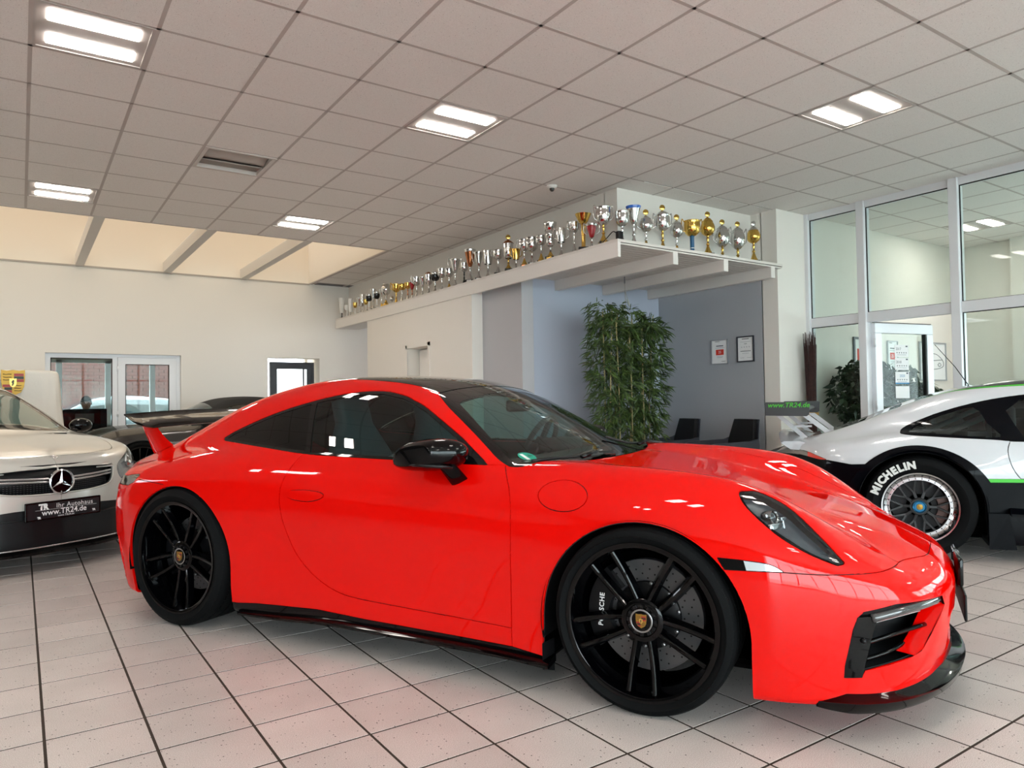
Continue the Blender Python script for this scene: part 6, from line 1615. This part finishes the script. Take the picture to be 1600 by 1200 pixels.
    MB().box(-.24, .26, -.24, .24, .36, .44, b=.03).build('seat', M_sblack, c); MB().box(-.30, -.24, -.22, .22, .50, .95, b=.02).build('backrest', M_sblack, c)
    MB().lathe([(.03, .06), (.03, .36)], 12).build('column', M_sblack, c)
    for i in range(5):
        a = 2*math.pi*i/5; MB().tube([(0, 0, .08), (.27*math.cos(a), .27*math.sin(a), .05), (.29*math.cos(a), .29*math.sin(a), .0)], .02, 6).build('foot', M_sblack, c)
person()
# outside: brick building and two parked cars
M_brick = mat('brick_red', '4d1f14', .85); M_mortar = mat('mortar_pale', '474138', .9)
bw = struct(MB().box(-3.0, 3.8, 22.0, 22.3, -.1, 4.5).build('wall_outside_brick', M_mortar))
brick = MB().box(-.12, .12, -.03, .02, -.035, .035).mesh('brick', M_brick); cnt = 0
mbk = MB()
for r in range(50):
    for c in range(28):
        x = -2.95+c*.26+(.13 if r % 2 else 0); z = r*.085+.02
        q = proj_px((x, 22, z))
        if q and 95 < q[0] < 225 and 540 < q[1] < 650 and cnt < 300 and z > .9:
            o = bpy.data.objects.new('brick', brick); o.location = (x, 22.0, z); link(o, bw); cnt += 1
        elif z < 4.4: mbk.box(x-.12, x+.12, 21.97, 22.02, z-.035, z+.035)
o = mbk.build('brick_field', M_brick, bw); o['kind'] = 'stuff'
struct(MB().box(-3.2, -.0, 21.5, 22.05, .0, 2.45).build('wall_outside_garage', mat('garage_grey', '3c3e44', .7)))
for z in (1.9, 2.2): struct(MB().box(-3.2, .05, 21.4, 21.5, z, z+.10).build('trim_4', mat('band_white', 'eeeeea', .6)))
hd = leafy('hedge', 'green and yellow hedge outside behind the glazed office', 'hedge', (7.2, 21.2, 0), [([(0, 0, 0), (0, 0, 1.5)], [.05, .03])], [((0, 0, 1.3), (1.2, .5, 1.2))], 500, .22, mat('hedge_leaf', '7d8a45', .7, var=(4, 'b09a3a', .4, .6)), M_trunk, seed=8)
def parked(loc, rz, label, col):
    t = thing('parked_car', label, 'car', loc, rz, 'cars parked outside')
    m = mat('paint_'+col, col, .25, metal=.5, coat=1)
    P, Q = surface_nets(saloon_shape(), (-4.4, -1.0, .08), (.14, 1.0, 1.5), .07)
    N = grad(saloon_shape(), P); glass = []
    body = MB().add([tuple(p) for p in P], [tuple(q) for q in Q], True).build('body', m, t)
    me = body.data; me.materials.append(mat('parked_glass', '26343c', .05, coat=1))
    for p in me.polygons:
        c = p.center
        if 1.0 < c.z < 1.33 and abs(p.normal.z) < .93 and not (abs(p.normal.z) > .85 and c.x < -1.9 and c.x > -3.2): p.material_index = 1
    for cx in (-.86, -3.5):
        for s in (-1, 1):
            w = MB().lathe(tyre_profile(.32, .22, .22), 28, frame3((cx, s*.80, .32), (1, 0, 0), (0, 0, 1), (0, -s, 0))).build('wheel', M_tyre, t)
            MB().lathe([(.001, .112), (.2, .10), (.22, .08)], 20, frame3((cx, s*.80, .32), (1, 0, 0), (0, 0, 1), (0, s, 0))).build('wheel_cover', M_steel, w)
    return t
parked((-.6, 18.3, 0), math.radians(182), 'silver car parked outside beyond the office window', '7b848b')
parked((1.6, 20.9, 0), math.radians(180), 'dark grey car parked outside behind the silver one', '353b40')
# ---------------------------------------------------------------- white draped cover with printed crest
t = thing('covered_stand', 'tall object draped in a white cloth cover printed with a gold crest', 'cloth cover', (-.76, 10.72, 0))
rings = []; rnd = random.Random(4)
def outline(sc, z, wav):
    pts = []; n = 72
    for i in range(n):
        a = 2*math.pi*i/n; ca, sa = math.cos(a), math.sin(a)
        x = 1.17*math.copysign(abs(ca)**.28, ca)*sc[0]; y = .29*math.copysign(abs(sa)**.45, sa)*sc[1]
        k = wav*(math.sin(a*19+1.3)*.5+math.sin(a*31)*.35+math.sin(a*11+.7)*.4)
        pts.append((x+ca*k, y+sa*k*.7, z))
    return pts
for z, s, wv in ((1.617, (.02, .02), 0), (1.616, (.6, .6), .0), (1.612, (.93, .92), .0), (1.60, (.975, .97), .001), (1.57, (.99, .99), .003), (1.45, (1, 1), .008), (1.2, (1.01, 1.02), .014), (.9, (1.03, 1.06), .02), (.5, (1.04, 1.1), .026), (.02, (1.06, 1.15), .032)):
    rings.append(outline(s, z, wv))
MB().loft(rings).build('cloth', mat('cover_cloth', 'dcd8d0', .85, bump=(40, .25, .01)), t, auto=70, recalc=True)
c_ = crest(t, frame3((.69, -.315, 1.455), (1, 0, 0), (0, 0, 1), (0, -1, 0)), .235, .31)
# ---------------------------------------------------------------- trophies
M_ts = mat('trophy_silver', 'd3d3d1', .12, metal=1); M_tg = mat('trophy_gold', 'd9b45e', .16, metal=1); M_tk = mat('trophy_base_black', '141414', .25)
M_tw = mat('trophy_white', 'e9e8e4', .3); M_tr = mat('trophy_red', 'a3242a', .25, coat=.5); M_tb = mat('trophy_blue', '1f5fc0', .2, coat=.6); M_tdb = mat('trophy_steel_blue', '1f5d86', .4)
M_tbr = mat('trophy_bronze', 'b0714c', .2, metal=1); M_tgl = glassmat('trophy_glass', 'e4ecec', 1.3)
MM = dict(s=M_ts, g=M_tg, k=M_tk, w=M_tw, r=M_tr, b=M_tb, d=M_tdb, z=M_tbr)
BOWL = {
 'cup': [(.10, 0), (.16, .02), (.30, .10), (.43, .28), (.47, .55), (.46, .80), (.50, .97), (.50, 1.0), (.46, .99), (.43, .8), (.40, .4), (.1, .1)],
 'flute': [(.10, 0), (.16, .04), (.24, .25), (.34, .55), (.44, .85), (.50, .98), (.50, 1.0), (.46, .98), (.3, .55), (.1, .1)],
 'ball': [(.10, 0), (.20, .03), (.38, .18), (.48, .42), (.49, .62), (.42, .85), (.34, .97), (.34, 1.0), (.30, .98), (.1, .3)],
 'bowl': [(.12, 0), (.25, .04), (.42, .20), (.49, .48), (.50, .75), (.48, .97), (.5, 1.0), (.46, .98), (.44, .5), (.1, .12)],
 'petal': [(.10, 0), (.18, .05), (.30, .25), (.36, .45), (.46, .8), (.52, 1.0), (.48, 1.0), (.3, .5), (.1, .1)],
 'tube': [(.30, 0), (.34, .02), (.40, .4), (.46, .97), (.46, 1.0), (.42, .99), (.34, .3), (.1, .05)],
 'double': [(.2, 0), (.3, .05), (.33, .18), (.30, .30), (.36, .34), (.40, .55), (.36, .62), (.44, .66), (.50, .98), (.50, 1.0), (.46, .99), (.4, .7), (.1, .1)]}
def trophy(label, pos, H_, W_, bowl='cup', cb='s', stem='s', foot='s', base='k', lid=None, fin=None, handles=None, bowl_h=.42, column=None, plaque=None, lo=None, face=0):
    t = thing('trophy', label, 'trophy', pos, face, 'trophies on the display shelf')
    z = 0.0
    if base:
        bh = .09*H_; bw = W_*.33
        b_ = MB().box(-bw, bw, -bw, bw, 0, bh, b=.004).build('base', MM[base], t)
        if plaque: MB().box(-bw-.0015, -bw, -bw*.6, bw*.6, bh*.2, bh*.8).box(-bw*.6, bw*.6, -bw-.0015, -bw, bh*.2, bh*.8).build('plaque', MM[plaque], b_)
        z = bh
    sh = H_-z-bowl_h*H_-(.20*H_ if lid else 0)-(.0)
    zb = z+sh
    if column:
        MB().lathe([(W_*.20, z), (W_*.15, z+.01), (W_*.13, z+.02), (W_*.13, zb-.01), (W_*.16, zb)], 24, caps=True).build('column', MM[column], t, auto=40)
        MB().lathe([(W_*.135, z+sh*.22), (W_*.135, z+sh*.26)], 24).build('column_band', MM['w' if column == 'd' else 'g'], t)
    else:
        MB().lathe([(W_*.28, z), (W_*.27, z+sh*.06), (W_*.19, z+sh*.16), (W_*.10, z+sh*.36), (W_*.07, z+sh*.45)], 24).build('foot', MM[foot], t, auto=50)
        MB().lathe([(W_*.07, z+sh*.45), (W_*.11, z+sh*.50), (W_*.12, z+sh*.54), (W_*.07, z+sh*.58), (W_*.055, z+sh*.70), (W_*.09, z+sh*.80), (W_*.10, z+sh*.85), (W_*.06, z+sh*.92), (W_*.10, zb+.002)], 20).build('stem', MM[stem], t, auto=50)
    bh = bowl_h*H_
    prof = [(r*W_, zb+q*bh) for r, q in BOWL[bowl]]
    if lo:
        k = len(prof)//3+1
        MB().lathe(prof[:k+1], 28).build('cup_lower', MM[lo], t, auto=50); prof = prof[k:]
    bo = MB().lathe(prof, 28)
    bo.build('cup', MM[cb], t, auto=50)
    zt = zb+bh
    if lid:
        r = prof[-3][0] if False else W_*(.36 if bowl == 'ball' else .49)
        MB().lathe([(r, zt), (r*.92, zt+.02*H_), (r*.55, zt+.07*H_), (r*.15, zt+.10*H_), (.004, zt+.11*H_)], 24).build('lid', MM[lid], t, auto=50)
        if fin:
            f_ = MB().lathe([(.010, 0), (.026, .002), (.030, .005), (.026, .008), (.001, .008)], 20, frame3((0, 0, zt+.10*H_+.034), (1, 0, 0), (0, 0, 1), (0, -1, 0))).tube([(0, 0, zt+.09*H_), (0, 0, zt+.10*H_+.01)], .004, 6).build('finial', MM[fin], t)
    if handles:
        for s in (-1, 1):
            MB().tube(crom([(s*W_*.36, 0, zb+bh*.25), (s*W_*.60, 0, zb+bh*.40), (s*W_*.66, 0, zb+bh*.75), (s*W_*.62, 0, zb+bh*1.12), (s*W_*.50, 0, zb+bh*.92)], 4), .0055, 6).build('handle', MM[handles], t)
    return t
def ray_px(px, py): return (_r*((px-800)/F_PX)+_u*((600-py)/F_PX)+_f)
ORD = ['first', 'second', 'third', 'fourth', 'fifth', 'sixth', 'seventh', 'eighth', 'ninth', 'tenth', 'eleventh', 'twelfth', 'thirteenth', 'fourteenth', 'fifteenth', 'sixteenth', 'seventeenth', 'eighteenth', 'nineteenth', 'twentieth',
       'twenty-first', 'twenty-second', 'twenty-third', 'twenty-fourth', 'twenty-fifth', 'twenty-sixth', 'twenty-seventh', 'twenty-eighth', 'twenty-ninth', 'thirtieth', 'thirty-first', 'thirty-second', 'thirty-third', 'thirty-fourth', 'thirty-fifth', 'thirty-sixth', 'thirty-seventh', 'thirty-eighth', 'thirty-ninth', 'fortieth']
ZS = 2.70
# (pixel column, top row, width px, description, options) along the side run of the shelf, far end first
RUN = [
 (534, 466, 9, 'tall white fluted vase trophy with black foot', dict(bowl='tube', cb='w', foot='k', stem='k', base=None, bowl_h=.72)),
 (542, 477, 8, 'small white bowl trophy', dict(bowl='cup', cb='w', foot='w', stem='w', base=None)),
 (547.5, 467, 7, 'slim white fluted vase trophy', dict(bowl='tube', cb='w', foot='s', stem='s', base=None, bowl_h=.75)),
 (554.5, 473, 6, 'small gold cup on white stem', dict(bowl='cup', cb='g', foot='w', stem='w', base=None)),
 (561, 466, 7, 'silver flute on white foot', dict(bowl='flute', cb='s', foot='w', stem='w', base='k', bowl_h=.5)),
 (566, 460, 7, 'tall slim silver beaker', dict(bowl='tube', cb='s', foot='s', stem='s', base=None, bowl_h=.62)),
 (571.5, 468, 6, 'small pale gold cup', dict(bowl='cup', cb='g', foot='s', stem='s', base=None)),
 (576.5, 460, 9, 'silver cup on black and white column', dict(bowl='bowl', cb='s', column='w', lo='k', base='k')),
 (583, 452, 8, 'tall silver flute with dark foot', dict(bowl='flute', cb='s', foot='s', stem='s', base='k', bowl_h=.6)),
 (588.5, 456, 9, 'silver cup on short white column', dict(bowl='bowl', cb='s', column='w', lo='k', base='k')),
 (596, 453, 8, 'narrow silver cup with gold foot', dict(bowl='flute', cb='s', foot='g', stem='s', base=None)),
 (603, 444, 14, 'large round silver cup with gold foot', dict(bowl='ball', cb='s', foot='g', stem='s', base='g', bowl_h=.5)),
 (612.5, 461, 7, 'very small silver cup with pointed lid', dict(bowl='ball', cb='s', foot='s', stem='s', base=None, lid='s')),
 (619, 444, 12, 'gold cup with handle on slim gold stem', dict(bowl='cup', cb='g', foot='g', stem='g', base=None, handles='g')),
 (628, 444, 11, 'gold bowl on silver stem', dict(bowl='bowl', cb='g', foot='s', stem='s', base=None, bowl_h=.34)),
 (637, 442, 10, 'gold cup on bronze stem', dict(bowl='cup', cb='g', foot='s', stem='z', base=None, bowl_h=.34)),
 (644, 440, 10, 'silver cup with red lower half', dict(bowl='flute', cb='s', lo='r', foot='s', stem='z', base=None, bowl_h=.45)),
 (651, 433, 12, 'silver cup with tall handles', dict(bowl='cup', cb='s', foot='s', stem='s', base=None, handles='s')),
 (660, 433, 10, 'silver tapered goblet', dict(bowl='flute', cb='s', foot='s', stem='s', base=None, bowl_h=.55)),
 (670, 421, 13, 'silver cup under a pointed roof lid', dict(bowl='cup', cb='s', foot='s', stem='s', base=None, lid='z')),
 (680, 426, 13, 'silver bowl with dark lower half', dict(bowl='bowl', cb='s', lo='k', foot='s', stem='s', base=None)),
 (690.5, 420, 13, 'tall silver cup with plain bowl', dict(bowl='cup', cb='s', foot='s', stem='s', base=None)),
 (702, 420, 13, 'silver cup on gold foot', dict(bowl='cup', cb='s', foot='g', stem='s', base=None)),
 (711.5, 405.5, 15, 'silver flared cup with curled handles', dict(bowl='flute', cb='s', foot='s', stem='s', base=None, handles='s', bowl_h=.5)),
 (725.5, 411, 12, 'short silver cup on black foot', dict(bowl='cup', cb='s', foot='k', stem='k', base=None)),
 (735, 390, 17, 'large silver and bronze flute on black base with plaque', dict(bowl='flute', cb='s', lo='z', foot='s', stem='s', base='k', plaque='w', bowl_h=.52)),
 (748.5, 394, 14, 'silver flute with handle on black base with plaque', dict(bowl='flute', cb='s', foot='s', stem='s', base='k', plaque='w', handles='s', bowl_h=.52)),
 (763, 391.5, 16, 'wide silver beaker cup without base', dict(bowl='tube', cb='s', foot='s', stem='s', base=None, bowl_h=.5)),
 (779, 390.5, 15, 'silver cup with raised handle on dark foot plate', dict(bowl='bowl', cb='s', foot='s', stem='s', base='k', handles='s', bowl_h=.38)),
 (795, 369, 16, 'silver lidded cup with pointed bronze roof and gold foot', dict(bowl='tube', cb='s', foot='g', stem='g', base='k', lid='z', fin='g', bowl_h=.42)),
 (807, 389, 13, 'small pale gold cup with two handles', dict(bowl='tube', cb='g', foot='s', stem='s', base=None, handles='g', bowl_h=.5)),
 (820, 374, 16, 'silver glass-rimmed cup on gold foot and black base', dict(bowl='bowl', cb='s', foot='g', stem='s', base='k', plaque='z', handles='s', bowl_h=.42)),
 (832, 371, 18, 'big silver tankard cup on black base', dict(bowl='bowl', cb='s', foot='s', stem='s', base='k', plaque='w', bowl_h=.5)),
 (846.5, 368, 15, 'silver bowl cup on gold foot with gold plaque', dict(bowl='bowl', cb='s', foot='g', stem='s', base='k', plaque='g', bowl_h=.36)),
 (861, 347.5, 19, 'tall stepped double silver cup on gold and black base', dict(bowl='double', cb='s', foot='g', stem='s', base='k', plaque='g', bowl_h=.62)),
 (878, 357, 17, 'silver cup with two tall handles and round foot', dict(bowl='tube', cb='s', foot='s', stem='s', base=None, handles='s', bowl_h=.48)),
 (898.5, 347, 15, 'slender silver cup with handles on ball stem', dict(bowl='cup', cb='s', foot='s', stem='s', base=None, handles='s', bowl_h=.34)),
 (913, 334, 22, 'gold petal bowl on a thick gold column', dict(bowl='petal', cb='g', column='g', base='k', bowl_h=.28)),
 (926, 350, 17, 'small silver cup with red belly and handles', dict(bowl='flute', cb='s', lo='r', foot='s', stem='s', base=None, handles='s', bowl_h=.55)),
 (944.5, 323, 21, 'large silver bowl on gold stem and black plinth', dict(bowl='bowl', cb='s', foot='g', stem='g', base='k', plaque='g', handles='s', bowl_h=.48))]
for k, (px, ty, wp, desc, op) in enumerate(RUN):
    X = 4.835; d = ray_px(px, 450); y = d.y*X/d.x
    dt = ray_px(px, ty); top = CAM_H+dt.z*X/dt.x
    dep = Vector((X, y, 0)).dot(Vector((_f.x, _f.y, 0)))
    if desc.startswith(('small', 'large', 'big', 'very', 'tall')): pass
    if k >= 26: place = ', %s left of the shelf corner' % ORD[39-k]
    else: place = ', %s from far shelf end' % ORD[k]
    trophy(desc+place, (X, y, ZS), max(.1, top-ZS), 1.12*wp*dep/F_PX, face=random.uniform(-.4, .4)-.6, **op)
RUN2 = [
 (973, 331, 19, 'wide silver ribbed bowl cup nearest the corner on the front run', dict(bowl='bowl', cb='s', foot='s', stem='s', base=None, bowl_h=.45)),
 (991, 323, 21, 'blue and silver cup on tall silver stem', dict(bowl='flute', cb='b', lo='s', foot='s', stem='s', base=None, bowl_h=.45)),
 (1010, 331.5, 19, 'round silver cup with gold disc finial beside the blue cup', dict(bowl='ball', cb='s', foot='g', stem='s', base=None, lid='s', fin='g', handles='s', bowl_h=.36)),
 (1036, 323, 20, 'tallest silver lidded cup with curled handle and gold foot on the front run', dict(bowl='bowl', cb='s', foot='g', stem='g', base=None, lid='s', fin='g', handles='s', bowl_h=.36)),
 (1058, 339, 18, 'small silver ball cup with gold finial left of the gold bowl', dict(bowl='ball', cb='s', foot='g', stem='s', base=None, lid='s', fin='g', bowl_h=.38)),
 (1082, 345.5, 22, 'wide gold bowl on a blue column', dict(bowl='bowl', cb='g', column='d', base='w', bowl_h=.45, handles='g')),
 (1106.5, 333, 20, 'gold lidded cup right of the gold bowl with blue column', dict(bowl='ball', cb='g', foot='g', stem='g', base='k', lid='g', fin='g', bowl_h=.32)),
 (1129, 346, 20, 'silver egg-shaped cup, left one of the matching pair with gold feet', dict(bowl='ball', cb='s', foot='g', stem='g', base=None, lid='s', fin='g', handles='s', bowl_h=.48)),
 (1153, 349, 20, 'silver egg-shaped cup, right one of the matching pair with gold feet', dict(bowl='ball', cb='s', foot='g', stem='g', base=None, lid='s', fin='g', handles='s', bowl_h=.48)),
 (1178, 347.5, 19, 'gold cup with silver lid and finial at the right end of the shelf', dict(bowl='ball', cb='g', foot='g', stem='g', base='k', lid='s', fin='s', bowl_h=.30))]
for k, (px, ty, wp, desc, op) in enumerate(RUN2):
    Y = 5.30; d = ray_px(px, 400); x = d.x*Y/d.y; dt = ray_px(px, ty); top = CAM_H+dt.z*Y/dt.y
    dep = Vector((x, Y, 0)).dot(Vector((_f.x, _f.y, 0)))
    trophy(desc, (x, Y, ZS), max(.1, top-ZS), 1.15*wp*dep/F_PX, face=-.5, **op)
